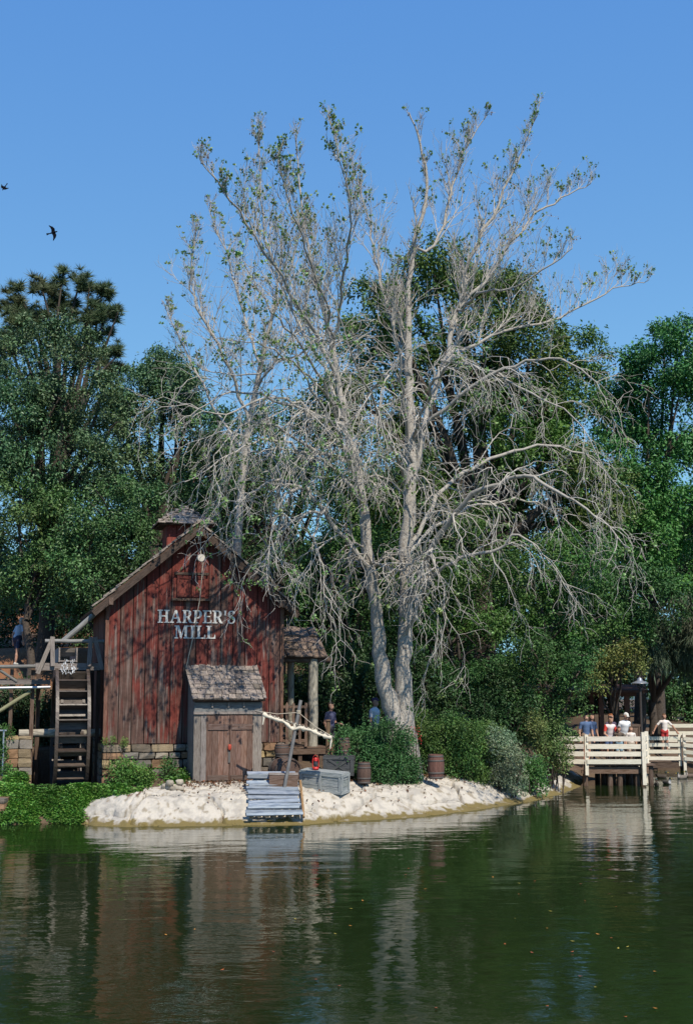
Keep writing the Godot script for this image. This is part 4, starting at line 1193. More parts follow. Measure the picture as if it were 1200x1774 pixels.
# ---------------------------------------------------------------- trees
func tree(called: String, label: String, lobes: Array, per_m2: float, mesh: Mesh, m: Material, col: Color, size := 1.0, hole := 0.0, trunk_r := 0.25, bark: Material = null, group := "trees behind the mill", depth := 0.55, spread := 0.0) -> Node3D:
	var c := Vector3.ZERO
	var low := 1e9
	for l in lobes:
		c += Vector3(l[0], l[1], l[2])
	c /= lobes.size()
	var base := Vector3(c.x + spread, 0, minf(c.z, shore(c.x + spread) - 1.2))
	base.y = ground_y(base.x, base.z) - 0.1
	var t := thing(called, label, "tree", base, 0.0, group)
	var g := Geo.new()
	var fork := base + Vector3(rf(-0.3, 0.3), (c.y - base.y) * 0.5, rf(-0.2, 0.2))
	var pts := []
	var rr := []
	for k in 8:
		var f := k / 7.0
		pts.append(base.lerp(fork, f) - base + Vector3(sin(f * 4.0) * 0.12, 0, cos(f * 3.0) * 0.1))
		rr.append(trunk_r * lerpf(1.25 if k == 0 else 1.0, 0.72, f))
	g.tube(pts, rr, 10, Color.WHITE, true, 0.08, 3)
	for l in lobes:
		var tip := Vector3(l[0], l[1], l[2])
		var st := fork
		if tip.y < fork.y: st = base.lerp(fork, clampf((tip.y - base.y) / (fork.y - base.y) * 0.75, 0.2, 0.9))
		var a := []
		var b := []
		var bend := Vector3(rf(-0.4, 0.4), rf(0.0, 0.7), rf(-0.4, 0.4))
		for k in 6:
			var f := k / 5.0
			a.append(st.lerp(tip, f) - base + bend * sin(f * PI) + Vector3(rf(-1, 1), rf(-1, 1), rf(-1, 1)) * 0.06)
			b.append(lerpf(trunk_r * 0.5, 0.03, f))
		g.tube(a, b, 6)
		for k in 5:
			var st2: Vector3 = a[2 + k % 4]
			var d: Vector3 = Vector3(rf(-1, 1), rf(-0.3, 0.9), rf(-1, 1)).normalized() * float(l[3]) * rf(0.6, 1.0)
			g.tube([st2, st2 + d * 0.5 + Vector3(0, 0.1, 0), st2 + d], [0.035, 0.024, 0.008], 4, Color.WHITE, false)
	part(t, "trunk", g.mesh(), bark if bark else M.bark)
	crown(t, "crown", lobes, per_m2, mesh, m, col, size, hole, depth)
	return t

func bush(called: String, label: String, lobes: Array, per_m2: float, mesh: Mesh, m: Material, col: Color, size := 1.0, group := "bushes along the bank", skirt := true) -> Node3D:
	var c := Vector3.ZERO
	for l in lobes: c += Vector3(l[0], 0, l[2])
	c /= lobes.size()
	c.y = ground_y(c.x, c.z)
	var t := thing(called, label, "bush", c, 0.0, group)
	var full := []
	for l in lobes:
		full.append(l)
		var gy := ground_y(l[0], l[2])
		var y: float = l[1]
		while y - float(l[3]) > gy + 0.05 and lobes[0][3] > 0.35 and skirt:
			y -= float(l[3]) * 0.9
			full.append([l[0] + rf(-0.1, 0.1), maxf(y, gy + 0.15), l[2] + rf(-0.1, 0.15), float(l[3]) * 0.7])
	lobes = full
	var g := Geo.new()
	for l in lobes:
		for k in 4:
			var root := Vector3(lerpf(l[0], c.x, 0.35) + rf(-0.2, 0.2), 0, lerpf(l[2], c.z, 0.35) + rf(-0.2, 0.2))
			root.y = ground_y(root.x, root.z) - 0.05
			var tip := Vector3(l[0], l[1], l[2]) + Vector3(rf(-1, 1), rf(-0.2, 1), rf(-1, 1)) * float(l[3]) * 0.7
			g.tube([root - c, (root + tip) * 0.5 - c + Vector3(rf(-0.1, 0.1), 0, rf(-0.1, 0.1)), tip - c], [0.022 if l[3] > 0.35 else 0.007, 0.016 if l[3] > 0.35 else 0.005, 0.004], 5, Color.WHITE, false)
	part(t, "stem", g.mesh(), M.bark)
	crown(t, "foliage", lobes, per_m2, mesh, m, col, size, 0.05, 0.6, 1.0)
	return t

var tips: Array = []

func twig(g: Geo, p: Vector3, dir: Vector3, ln: float, r: float, level: int, droop: float, col: Color) -> void:
	var n := 6 - level
	var pts := [p]
	var rad := [r]
	var d := dir
	var q := p
	for k in n:
		d = (d + Vector3(rf(-1, 1), rf(-1, 1), rf(-1, 1)) * ((0.34 + 0.06 * level) if droop > 0.05 else 0.2) + Vector3(0, -droop * (0.4 + k * 0.25), 0) + Vector3(0, 0.13 if droop <= 0.05 else 0.0, 0)).normalized()
		q += d * ln / n
		pts.append(q)
		rad.append(r * lerpf(1.0, 0.42, (k + 1.0) / n))
		if level < 3 and k > 0 or (level < 2):
			var cnt := 2 if level == 1 and k > 1 else 1
			for j in cnt:
				if rng.randf() < (0.72 if droop > 0.1 else 0.88):
					var side := d.cross(Vector3(rf(-1, 1), rf(-1, 1), rf(-1, 1))).normalized()
					var cd := (d * rf(0.5, 1.0) + side * (rf(0.5, 0.95) if droop > 0.05 else rf(0.35, 0.7))).normalized()
					twig(g, q, cd, ln * rf(0.42, 0.68), maxf(r * 0.54, 0.007), level + 1, droop * rf(0.6, 1.3), col)
	g.tube(pts, rad, 5 if level == 1 else (4 if level == 2 else 3), col * rf(0.85, 1.12), false)
	if level >= 2:
		tips.append([q, d, droop])

func sycamore(called: String, label: String, trunks: Array, limbs: Array, thin: float) -> void:
	var f: Array = trunks[0][0]
	var base := Vector3(f[0], 0, f[2])
	base.y = ground_y(base.x, base.z) - 0.1
	var t := thing(called, label, "tree", base, 0.0, "")
	tips.clear()
	var all := []
	for k in trunks.size(): all.append([trunks[k], true])
	for k in limbs.size(): all.append([limbs[k], false])
	for item in all:
		var src: Array = item[0]
		var g := Geo.new()
		var pts := []
		var rad := []
		if item[1]:
			var p0 := Vector3(src[0][0] + 0.03, ground_y(src[0][0], src[0][2]) - 0.15, src[0][2])
			pts.append(p0 - base)
			rad.append(float(src[0][3]) * 1.35)
		# subdivide with a Catmull-Rom curve
		for k in src.size() - 1:
			var a := Vector3(src[maxi(k - 1, 0)][0], src[maxi(k - 1, 0)][1], src[maxi(k - 1, 0)][2])
			var b := Vector3(src[k][0], src[k][1], src[k][2])
			var c := Vector3(src[k + 1][0], src[k + 1][1], src[k + 1][2])
			var e: Array = src[mini(k + 2, src.size() - 1)]
			var d := Vector3(e[0], e[1], e[2])
			for s in 4:
				var h := s / 4.0
				var wob := Vector3(rf(-1, 1), rf(-1, 1), rf(-1, 1)) * (minf(0.05, float(src[k][3]) * 0.5) if item[1] else minf(0.085, float(src[k][3]) * 1.5)) * (1.0 if k > 1 or not item[1] else 0.3)
				pts.append(b.cubic_interpolate(c, a, d, h) - base + wob)
				rad.append(lerpf(src[k][3], src[k + 1][3], h) * rf(0.93, 1.07) * (0.92 if item[1] and k < 8 else 0.78))
		var last: Array = src[-1]
		pts.append(Vector3(last[0], last[1], last[2]) - base)
		rad.append(float(last[3]))
		var big: bool = item[1]
		var shade := Color(0.92, 0.92, 0.92) if big else Color(0.78, 0.78, 0.77)
		g.tube(pts, rad, 14 if big else 8, shade, true, 0.09 if big else 0.05, 2)
		# side branches
		var acc := 0.0
		var total := 0.0
		for k in pts.size() - 1: total += pts[k].distance_to(pts[k + 1])
		var run := 0.0
		for k in range(1, pts.size()):
			var seg: float = pts[k].distance_to(pts[k - 1])
			run += seg
			acc += seg
			var fr := run / total
			if big and (pts[k].y + base.y) < 7.0: continue
			if not big and fr < 0.12: continue
			var gap := lerpf(0.6, 0.28, fr) * thin * lerpf(1.5, 0.72, smoothstep(11.0, 15.0, pts[k].y + base.y))
			if big: gap = lerpf(0.9, 0.5, smoothstep(12.0, 16.0, pts[k].y + base.y)) * thin
			while acc > gap:
				acc -= gap
				var tan: Vector3 = (pts[k] - pts[k - 1]).normalized()
				var side := tan.cross(Vector3(rf(-1, 1), rf(-1, 1), rf(-1, 1))).normalized()
				var height: float = pts[k].y + base.y
				var high := smoothstep(11.0, 15.0, height)
				var droop := lerpf(0.42, -0.06, high) * rf(0.6, 1.3)
				var dd := (tan * rf(0.45, 0.9) + side * rf(0.5, 0.9) * lerpf(1.0, 0.7, high) + Vector3(0, 0.55 * high, 0)).normalized()
				var ln := rf(0.8, 1.7) * lerpf(1.15, 0.8, fr) * lerpf(1.25, lerpf(1.05, 0.7, fr) * (0.6 if fr > 0.82 else 1.0), high)
				twig(g, pts[k], dd, ln, clampf(rad[k] * 0.45, 0.013, 0.036), 1, droop, Color(1.6, 1.56, 1.52))
		part(t, "trunk" if big else "limb", g.mesh(), M.sycamore if big else M.sycamore_limb)
	# young leaves and hanging seed balls at the twig ends
	var mm := MultiMesh.new()
	mm.transform_format = MultiMesh.TRANSFORM_3D
	mm.use_colors = true
	mm.mesh = clump(8, 0.05, 0.1, 0.07, 0.1, -0.6)
	var pick := []
	for e in tips:
		var h: float = e[0].y + base.y
		var odds := 0.1 if h > 15.0 else 0.12
		if e[0].z + base.z > -35.6: odds *= 2.2  # extra leaves on the forward twigs, added to shade the mill wall
		if rng.randf() < odds: pick.append(e)
	mm.instance_count = pick.size()
	for k in pick.size():
		var s := rf(0.55, 1.15)
		mm.set_instance_transform(k, Transform3D(Basis(Vector3.UP, rf(0, TAU)).scaled(Vector3(s, s, s)), pick[k][0]))
		var q := rf(0.75, 1.25)
		mm.set_instance_color(k, Color(0.2 * q * rf(0.8, 1.2), 0.31 * q, 0.1 * q))
	var o := MultiMeshInstance3D.new()
	o.name = "crown"
	o.set_meta("kind", "stuff")
	o.multimesh = mm
	o.material_override = M.young_leaf
	t.add_child(o, true)
	var sb := Geo.new()
	for e in tips:
		if rng.randf() < 0.06:
			var p: Vector3 = e[0]
			sb.tube([p, p + Vector3(rf(-0.02, 0.02), -0.07, rf(-0.02, 0.02))], [0.003, 0.003], 3, Color(1, 1, 1), false)
			var c := p - Vector3(0, 0.09, 0)
			sb.tube([c + Vector3(0, 0.022, 0), c + Vector3(0, 0.012, 0), c - Vector3(0, 0.012, 0), c - Vector3(0, 0.022, 0)], [0.004, 0.02, 0.02, 0.004], 6, Color.WHITE, false)
	var sbo := part(t, "seed_balls", sb.mesh(), M.seed)
	sbo.set_meta("kind", "stuff")

# ---------------------------------------------------------------- people and animals
func person(label: String, pos: Vector3, turn: float, h: float, w: Dictionary, group := "visitors on the dock") -> void:
	# joints of a 1.75 m figure facing +z; lean bends the trunk forward at the hip
	var t := thing("person", label, "person", pos, turn, group)
	var lean: float = w.get("lean", 0.0)
	var bend := func(p: Vector3) -> Vector3:
		var q := p - Vector3(0, 0.95, 0)
		return Vector3(0, 0.95, 0) + Basis(Vector3.RIGHT, lean) * q
	var skin: Color = w.get("skin", Color(0.42, 0.24, 0.17))
	var shirt: Color = w.shirt
	var legs: Color = w.legs
	var sleeve: Color = w.get("sleeve", shirt)
	var shoe := Color(0.5, 0.5, 0.48)
	var wide: float = w.get("wide", 1.0)
	var b := []
	b.append([Vector3(-0.05, 0.97, 0), Vector3(0.05, 0.97, 0), 0.135 * wide, 0.135 * wide, legs])
	b.append([Vector3(0, 1.02, 0), bend.call(Vector3(0, 1.2, 0)), 0.135 * wide, 0.13 * wide, shirt])
	b.append([bend.call(Vector3(0, 1.2, 0)), bend.call(Vector3(0, 1.36, 0.0)), 0.13 * wide, 0.145 * wide, shirt])
	b.append([bend.call(Vector3(-0.15, 1.41, 0)), bend.call(Vector3(0.15, 1.41, 0)), 0.075, 0.075, shirt])
	b.append([bend.call(Vector3(0, 1.44, 0)), bend.call(Vector3(0, 1.55, 0.02)), 0.056, 0.052, skin])
	var look: float = w.get("look", 0.0)
	var hp: Vector3 = bend.call(Vector3(0, 1.58, 0.025))
	var hb := Basis(Vector3.UP, look) * Basis(Vector3.RIGHT, lean * 0.6 + w.get("nod", 0.0))
	b.append([hp + hb * Vector3(0, 0.03, 0.02), hp + hb * Vector3(0, 0.1, 0.0), 0.072, 0.092, skin])
	b.append([hp + hb * Vector3(0, 0.055, 0.09), hp + hb * Vector3(0, 0.035, 0.105), 0.012, 0.016, skin])
	for s in [-1.0, 1.0]:
		b.append([hp + hb * Vector3(s * 0.085, 0.065, 0.0), hp + hb * Vector3(s * 0.09, 0.045, 0.0), 0.014, 0.012, skin])
		var sh: Vector3 = bend.call(Vector3(s * 0.18, 1.41, 0))
		var el: Vector3 = w.get("elbow_l" if s < 0 else "elbow_r", Vector3(s * 0.25, 1.13, -0.02))
		var ha: Vector3 = w.get("hand_l" if s < 0 else "hand_r", Vector3(s * 0.26, 0.88, 0.08))
		el = bend.call(el)
		ha = bend.call(ha)
		b.append([sh, sh.lerp(el, 0.62), 0.06, 0.053, sleeve])
		b.append([sh.lerp(el, 0.55), el, 0.046, 0.041, skin])
		b.append([el, ha, 0.041, 0.03, skin])
		var fd := (ha - el).normalized()
		var sd := fd.cross(Vector3(0, 0, 1) if absf(fd.z) < 0.8 else Vector3.UP).normalized()
		b.append([ha, ha + fd * 0.07, 0.034, 0.034, skin])
		for k in 4:
			var r0 := ha + fd * 0.07 + sd * (k - 1.5) * 0.021
			b.append([r0, r0 + fd * (0.075 - 0.01 * absf(k - 1.3)) + Vector3(0, -0.008, 0.012), 0.0105, 0.009, skin])
		b.append([ha + fd * 0.02 + sd * 0.03, ha + fd * 0.07 + sd * 0.062, 0.012, 0.01, skin])
		var hip := Vector3(s * 0.09, 0.93, 0)
		var kn := Vector3(s * 0.1, 0.51, 0.03 + w.get("step", 0.0) * s)
		var an := Vector3(s * 0.1, 0.09, -0.01 + w.get("step", 0.0) * s * 1.4)
		b.append([hip, hip.lerp(kn, 0.7), 0.09 * wide, 0.078 * wide, legs])
		var lower: Color = legs if w.get("long", false) else skin
		b.append([hip.lerp(kn, 0.7), kn, 0.072, 0.058, lower])
		b.append([kn, kn.lerp(an, 0.35), 0.055, 0.056, lower])
		b.append([kn.lerp(an, 0.35), an, 0.056, 0.038, lower])
		b.append([Vector3(an.x, 0.045, an.z - 0.04), Vector3(an.x + s * 0.02, 0.035, an.z + 0.15), 0.042, 0.034, shoe])
	var sc := h / 1.75
	var body := part(t, "body", flesh(b, 0.02, 0.03), M.cloth, Transform3D(Basis().scaled(Vector3(sc, sc, sc)), Vector3.ZERO))
	# hair over the back and top of the head, and a cap where one is worn
	var hair := []
	var hc: Color = w.hair
	hair.append([hp + hb * Vector3(0, 0.13, -0.03), hp + hb * Vector3(0, 0.155, 0.02), 0.088, 0.062, hc])
	hair.append([hp + hb * Vector3(0, 0.12, -0.035), hp + hb * Vector3(0, 0.12 - w.get("hair_long", 0.09), -0.06), 0.082, 0.062, hc])
	if w.has("cap"):
		hair.clear()
		hc = w.cap
		hair.append([hp + hb * Vector3(0, 0.14, -0.03), hp + hb * Vector3(0, 0.16, 0.02), 0.09, 0.066, hc])
		hair.append([hp + hb * Vector3(-0.03, 0.135, 0.1), hp + hb * Vector3(0.03, 0.135, 0.1), 0.022, 0.022, hc])
	part(t, "cap" if w.has("cap") else "hair", flesh(hair, 0.016, 0.03), M.cloth, Transform3D(Basis().scaled(Vector3(sc, sc, sc)), Vector3.ZERO))

func duck(label: String, pos: Vector3, turn: float, col: Color, breast: Color) -> void:
	var t := thing("duck", label, "duck", pos, turn, "ducks on the water")
	var b := []
	b.append([Vector3(0, 0.05, 0.1), Vector3(0, 0.06, -0.1), 0.085, 0.08, col])
	b.append([Vector3(0, 0.06, 0.13), Vector3(0, 0.05, 0.1), 0.07, 0.075, breast])
	b.append([Vector3(0, 0.07, -0.12), Vector3(0, 0.13, -0.24), 0.06, 0.015, col])
	b.append([Vector3(0, 0.1, 0.15), Vector3(0, 0.2, 0.18), 0.04, 0.03, breast])
	b.append([Vector3(0, 0.22, 0.18), Vector3(0, 0.225, 0.2), 0.042, 0.038, Color(0.03, 0.05, 0.04)])
	part(t, "body", flesh(b, 0.018, 0.03), M.cloth)
	part(t, "bill", flesh([[Vector3(0, 0.215, 0.23), Vector3(0, 0.205, 0.275), 0.016, 0.012, Color(0.35, 0.25, 0.05)]], 0.008, 0.01), M.cloth)

func bird(label: String, pos: Vector3, b: Basis, span: float) -> void:
	var t := thing("bird", label, "bird", pos, 0.0, "birds in flight")
	t.basis = b
	var g := Geo.new()
	g.tube([Vector3(0, 0, 0.3), Vector3(0, 0.005, 0.25), Vector3(0, 0, 0.17), Vector3(0, -0.01, 0.0), Vector3(0, 0, -0.15), Vector3(0, 0, -0.33)], [0.004, 0.035, 0.05, 0.062, 0.04, 0.006], 8)
	part(t, "body", g.mesh(), M.feather, Transform3D(Basis().scaled(Vector3.ONE * span), Vector3.ZERO))
	for s in [-1.0, 1.0]:
		g = Geo.new()
		var lead := [Vector3(0.03, 0, 0.14), Vector3(0.2, 0.03, 0.18), Vector3(0.34, 0.035, 0.1), Vector3(0.5, 0.01, -0.1)]
		var trail := [Vector3(0.03, 0, -0.08), Vector3(0.2, 0.025, -0.04), Vector3(0.32, 0.03, -0.06), Vector3(0.48, 0.01, -0.13)]
		for k in 3:
			var a: Vector3 = lead[k] * Vector3(s, 1, 1)
			var c: Vector3 = lead[k + 1] * Vector3(s, 1, 1)
			var d: Vector3 = trail[k + 1] * Vector3(s, 1, 1)
			var e: Vector3 = trail[k] * Vector3(s, 1, 1)
			var th := Vector3(0, 0.008, 0)
			g.quad(a + th, c + th * 0.3, d + th * 0.3, e + th)
			g.quad(e - th, d - th * 0.3, c - th * 0.3, a - th)
			g.quad(a - th, c - th * 0.3, c + th * 0.3, a + th)
			g.quad(d - th * 0.3, e - th, e + th, d + th * 0.3)
		part(t, "wing", g.mesh(), M.feather, Transform3D(Basis().scaled(Vector3.ONE * span), Vector3.ZERO))
	g = Geo.new()
	g.hexa([Vector3(-0.07, -0.006, -0.4), Vector3(0.07, -0.006, -0.4), Vector3(-0.07, 0.006, -0.4), Vector3(0.07, 0.006, -0.4), Vector3(-0.025, -0.006, -0.18), Vector3(0.025, -0.006, -0.18), Vector3(-0.025, 0.006, -0.18), Vector3(0.025, 0.006, -0.18)])
	part(t, "tail", g.mesh(), M.feather, Transform3D(Basis().scaled(Vector3.ONE * span), Vector3.ZERO))

# ---------------------------------------------------------------- docks
func rail_run(t: Node, a: Vector3, b: Vector3, rails: Array, posts: int, m: Material, tall := 1.12, rail_h := 0.15, drop := 0.0) -> void:
	# horizontal rails from a to b at the deck's height, and upright posts
	var d := b - a
	var turn := Basis(Vector3.UP, atan2(-d.z, d.x)) * Basis(Vector3.BACK, atan2(d.y, Vector2(d.x, d.z).length()))
	var out := (Basis(Vector3.UP, atan2(-d.z, d.x)) * Vector3(0, 0, 1)) * 0.08
	for y in rails:
		part(t, "rail", board(Vector3(d.length(), rail_h, 0.045), 0, tone(0.92, 1.06), 0.004), m, Transform3D(turn, (a + b) * 0.5 + Vector3(0, y, 0) + out))
	for k in posts:
		var p := a.lerp(b, 0.0 if posts == 1 else float(k) / (posts - 1))
		part(t, "rail_post", board(Vector3(0.12, tall + drop, 0.12), 1, tone(0.92, 1.06), 0.004), m, at(p.x, p.y + (tall - drop) * 0.5, p.z))

func dock() -> void:
	var t := thing("dock", "wooden dock on dark pilings with cream board railing", "dock")
	var y := 0.74
	for k in 14:
		part(t, "deck_plank", board(Vector3(4.1, 0.05, 0.2), 0, tone(0.7, 1.0), 0.004), M.brown_wood, at(9.0, y, -46.35 - k * 0.205))
	part(t, "deck_beam", board(Vector3(2.4, 0.24, 0.1), 0, tone(0.9, 1.1), 0.004), M.brown_wood, at(9.6, y - 0.18, -46.32))
	part(t, "deck_beam", board(Vector3(1.7, 0.14, 0.1), 0, tone(1.0, 1.2), 0.004), M.brown_wood, at(7.75, y - 0.1, -46.3))
	for x in [8.56, 9.45, 9.8, 10.4, 10.9]:
		for z in [-46.45, -47.6, -48.8]:
			if x < 9.0 and z < -47.0: continue
			part(t, "piling", log_mesh(Vector3(x + rf(-0.05, 0.05), -0.8, z), Vector3(x, y - 0.05, z), 0.1, tone(0.5, 0.75)), M.brown_wood)
	rail_run(t, Vector3(8.58, y, -46.22), Vector3(10.6, y, -46.22), [0.13, 0.4, 0.66, 0.93], 2, M.cream, 1.08, 0.165, 0.35)
	rail_run(t, Vector3(7.2, y, -46.6), Vector3(8.5, y, -46.24), [0.13, 0.4, 0.66, 0.93], 0, M.cream, 1.08, 0.165)
	rail_run(t, Vector3(10.88, y, -47.1), Vector3(11.0, y, -48.9), [0.13, 0.4, 0.66, 0.93], 2, M.cream, 1.08, 0.165, 0.4)
	rail_run(t, Vector3(10.62, y, -46.28), Vector3(10.86, y, -47.06), [0.13, 0.4, 0.66, 0.93], 0, M.cream, 1.08, 0.165)
	part(t, "long_post", board(Vector3(0.13, 1.85, 0.13), 1, tone(1.0, 1.05), 0.003), M.cream, at(10.6, 0.98, -46.12))
	part(t, "long_post", board(Vector3(0.13, 1.85, 0.13), 1, tone(1.0, 1.05), 0.003), M.cream, at(10.9, 0.98, -46.95))
	# lamp standard
	var l := thing("lamp_post", "dark lamp post with wide flat grey metal shade on the dock", "lamp post", Vector3(11.02, 0.75, -48.2))
	var g := Geo.new()
	g.tube([Vector3.ZERO, Vector3(0, 0.3, 0), Vector3(0, 2.72, 0)], [0.075, 0.055, 0.05], 10)
	part(l, "pole", g.mesh(), M.dark_metal)
	g = Geo.new()
	g.lathe([Vector2(0.05, 2.7), Vector2(0.12, 2.74), Vector2(0.14, 2.88), Vector2(0.1, 2.9)], 14)
	part(l, "lamp_glass", g.mesh(), M.smoky_glass)
	g = Geo.new()
	g.lathe([Vector2(0.08, 2.87), Vector2(0.31, 2.88), Vector2(0.315, 2.9), Vector2(0.16, 2.97), Vector2(0.1, 3.0), Vector2(0.08, 3.07), Vector2(0.03, 3.1), Vector2(0.0, 3.14)], 20)
	part(l, "lamp_shade", g.mesh(), M.zinc)
	var b := thing("litter_bin", "tall brown wooden litter bin beside the lamp post on the dock", "bin", Vector3(10.55, 0.765, -47.55), 0.1)
	part(b, "bin_body", board(Vector3(0.4, 1.3, 0.4), 1, Color(0.85, 0.85, 0.85), 0.003), M.brown_wood, at(0, 0.65, 0))
	part(b, "lid", board(Vector3(0.46, 0.08, 0.46), 0, Color(0.6, 0.6, 0.6), 0.003), M.brown_wood, at(0, 1.34, 0))
	for s in [-1.0, 1.0]:
		part(b, "corner_batten", board(Vector3(0.05, 1.3, 0.03), 1, Color(0.7, 0.7, 0.7)), M.brown_wood, at(s * 0.18, 0.65, 0.212))
	# further landing, nearer the far shore
	var f := thing("landing_stage", "cream railed landing stage on posts behind the dock", "dock")
	for k in 10:
		part(f, "deck_plank", board(Vector3(4.6, 0.05, 0.22), 0, tone(0.6, 0.9), 0.004), M.brown_wood, at(13.6, 0.34, -54.6 - k * 0.225))
	part(f, "deck_beam", board(Vector3(4.6, 0.2, 0.1), 0, tone(0.5, 0.7), 0.004), M.brown_wood, at(13.6, 0.2, -54.5))
	for x in [11.6, 13.0, 14.2, 15.6]:
		part(f, "piling", log_mesh(Vector3(x, -0.9, -54.6), Vector3(x, 0.3, -54.6), 0.12, tone(0.5, 0.7)), M.brown_wood)
	rail_run(f, Vector3(11.4, 0.38, -54.5), Vector3(14.05, 0.38, -54.5), [0.12, 0.4, 0.68, 0.95], 3, M.cream, 1.1, 0.15, 0.2)
	rail_run(f, Vector3(14.2, 0.38, -54.3), Vector3(16.2, 0.2, -53.6), [0.12, 0.4, 0.68, 0.95], 2, M.cream, 1.15, 0.15, 0.7)
	rail_run(f, Vector3(11.2, 0.9, -50.0), Vector3(12.4, 0.45, -54.2), [0.65, 0.93], 2, M.cream, 1.1, 0.14, 0.8)
	for k in 16:
		part(f, "gangway_plank", board(Vector3(1.5, 0.05, 0.36), 0, tone(0.6, 0.9), 0.004), M.brown_wood, at(11.5, 0.72 - k * 0.022, -48.95 - k * 0.36))
	var w := thing("bank_railing", "long cream board railing along the far bank", "railing")
	rail_run(w, Vector3(11.6, 0.75, -59.0), Vector3(17.8, 0.75, -59.0), [0.3, 0.62, 0.95], 5, M.cream, 1.15, 0.16, 1.6)
	var o := thing("baluster_railing", "white arched baluster railing far behind the landing stage", "railing")
	for k in 26:
		part(o, "baluster", board(Vector3(0.09, 0.42, 0.06), 1, tone(0.95, 1.05)), M.cream, at(15.4 + k * 0.19, 1.62, -66.0))
	part(o, "handrail", board(Vector3(5.0, 0.12, 0.14), 0), M.cream, at(17.8, 1.89, -66.0))
	part(o, "foot_rail", board(Vector3(5.0, 0.14, 0.12), 0), M.cream, at(17.8, 1.36, -66.0))
	for x in [15.35, 17.0, 18.7, 20.2]:
		part(o, "post", board(Vector3(0.16, 2.4, 0.16), 1), M.cream, at(x, 0.85, -66.0))
	# open shelter behind the dock
	var s := thing("waiting_shelter", "brown open timber shelter with low roof behind the dock", "shelter", Vector3(10.7, 0.0, -55.5))
	for x in [-3.4, -1.7, 0.1, 1.2]:
		for z in [0.9, -1.2]:
			part(s, "post", board(Vector3(0.2, 3.6, 0.2), 1, tone(0.9, 1.2), 0.005), M.red_brown, at(x, 1.5, z))
	part(s, "beam", board(Vector3(5.4, 0.24, 0.16), 0, tone(0.8, 1.0), 0.005), M.red_brown, at(-1.1, 3.2, 0.95))
	part(s, "beam", board(Vector3(5.4, 0.24, 0.16), 0, tone(0.8, 1.0), 0.005), M.red_brown, at(-1.1, 3.2, -1.25))
	part(s, "roof", board(Vector3(6.0, 0.1, 2.0), 0, tone(0.6, 0.7), 0.01), M.red_brown, at(-1.1, 3.42, 0.75, Basis(Vector3.RIGHT, 0.12)))
	part(s, "roof", board(Vector3(6.0, 0.1, 2.0), 0, tone(0.6, 0.7), 0.01), M.red_brown, at(-1.1, 3.42, -1.05, Basis(Vector3.RIGHT, -0.12)))
	for k in 9:
		part(s, "wall_board", board(Vector3(0.34, 1.0, 0.05), 1, tone(0.8, 1.2), 0.004), M.red_brown, at(-3.3 + k * 0.37, 1.0, -1.2))
	for k in 13:
		part(s, "floor_plank", board(Vector3(5.4, 0.05, 0.2), 0, tone(0.6, 0.8), 0.003), M.brown_wood, at(-1.1, 0.55, 1.1 - k * 0.21))

func scatter(called: String, label: String, spots: Array, mesh: Mesh, m: Material, col: Color, s0: float, s1: float) -> void:
	var mm := MultiMesh.new()
	mm.transform_format = MultiMesh.TRANSFORM_3D
	mm.use_colors = true
	mm.mesh = mesh
	mm.instance_count = spots.size()
	for k in spots.size():
		var s := rf(s0, s1)
		mm.set_instance_transform(k, Transform3D((Basis(Vector3.UP, rf(0, TAU)) * Basis(Vector3.RIGHT, rf(-0.3, 0.3))).scaled(Vector3(s, s, s)), spots[k]))
		var q := rf(0.7, 1.3)
		q *= 1.0 + 0.6 * fbm.get_noise_2d(spots[k].x * 45.0, spots[k].z * 45.0)
		mm.set_instance_color(k, Color(col.r * q * rf(0.8, 1.4), col.g * q, col.b * q))
	var o := MultiMeshInstance3D.new()
	o.name = numbered(called)
	o.multimesh = mm
	o.material_override = m
	add_child(o)
	tag(o, label, "plants", "", "stuff")

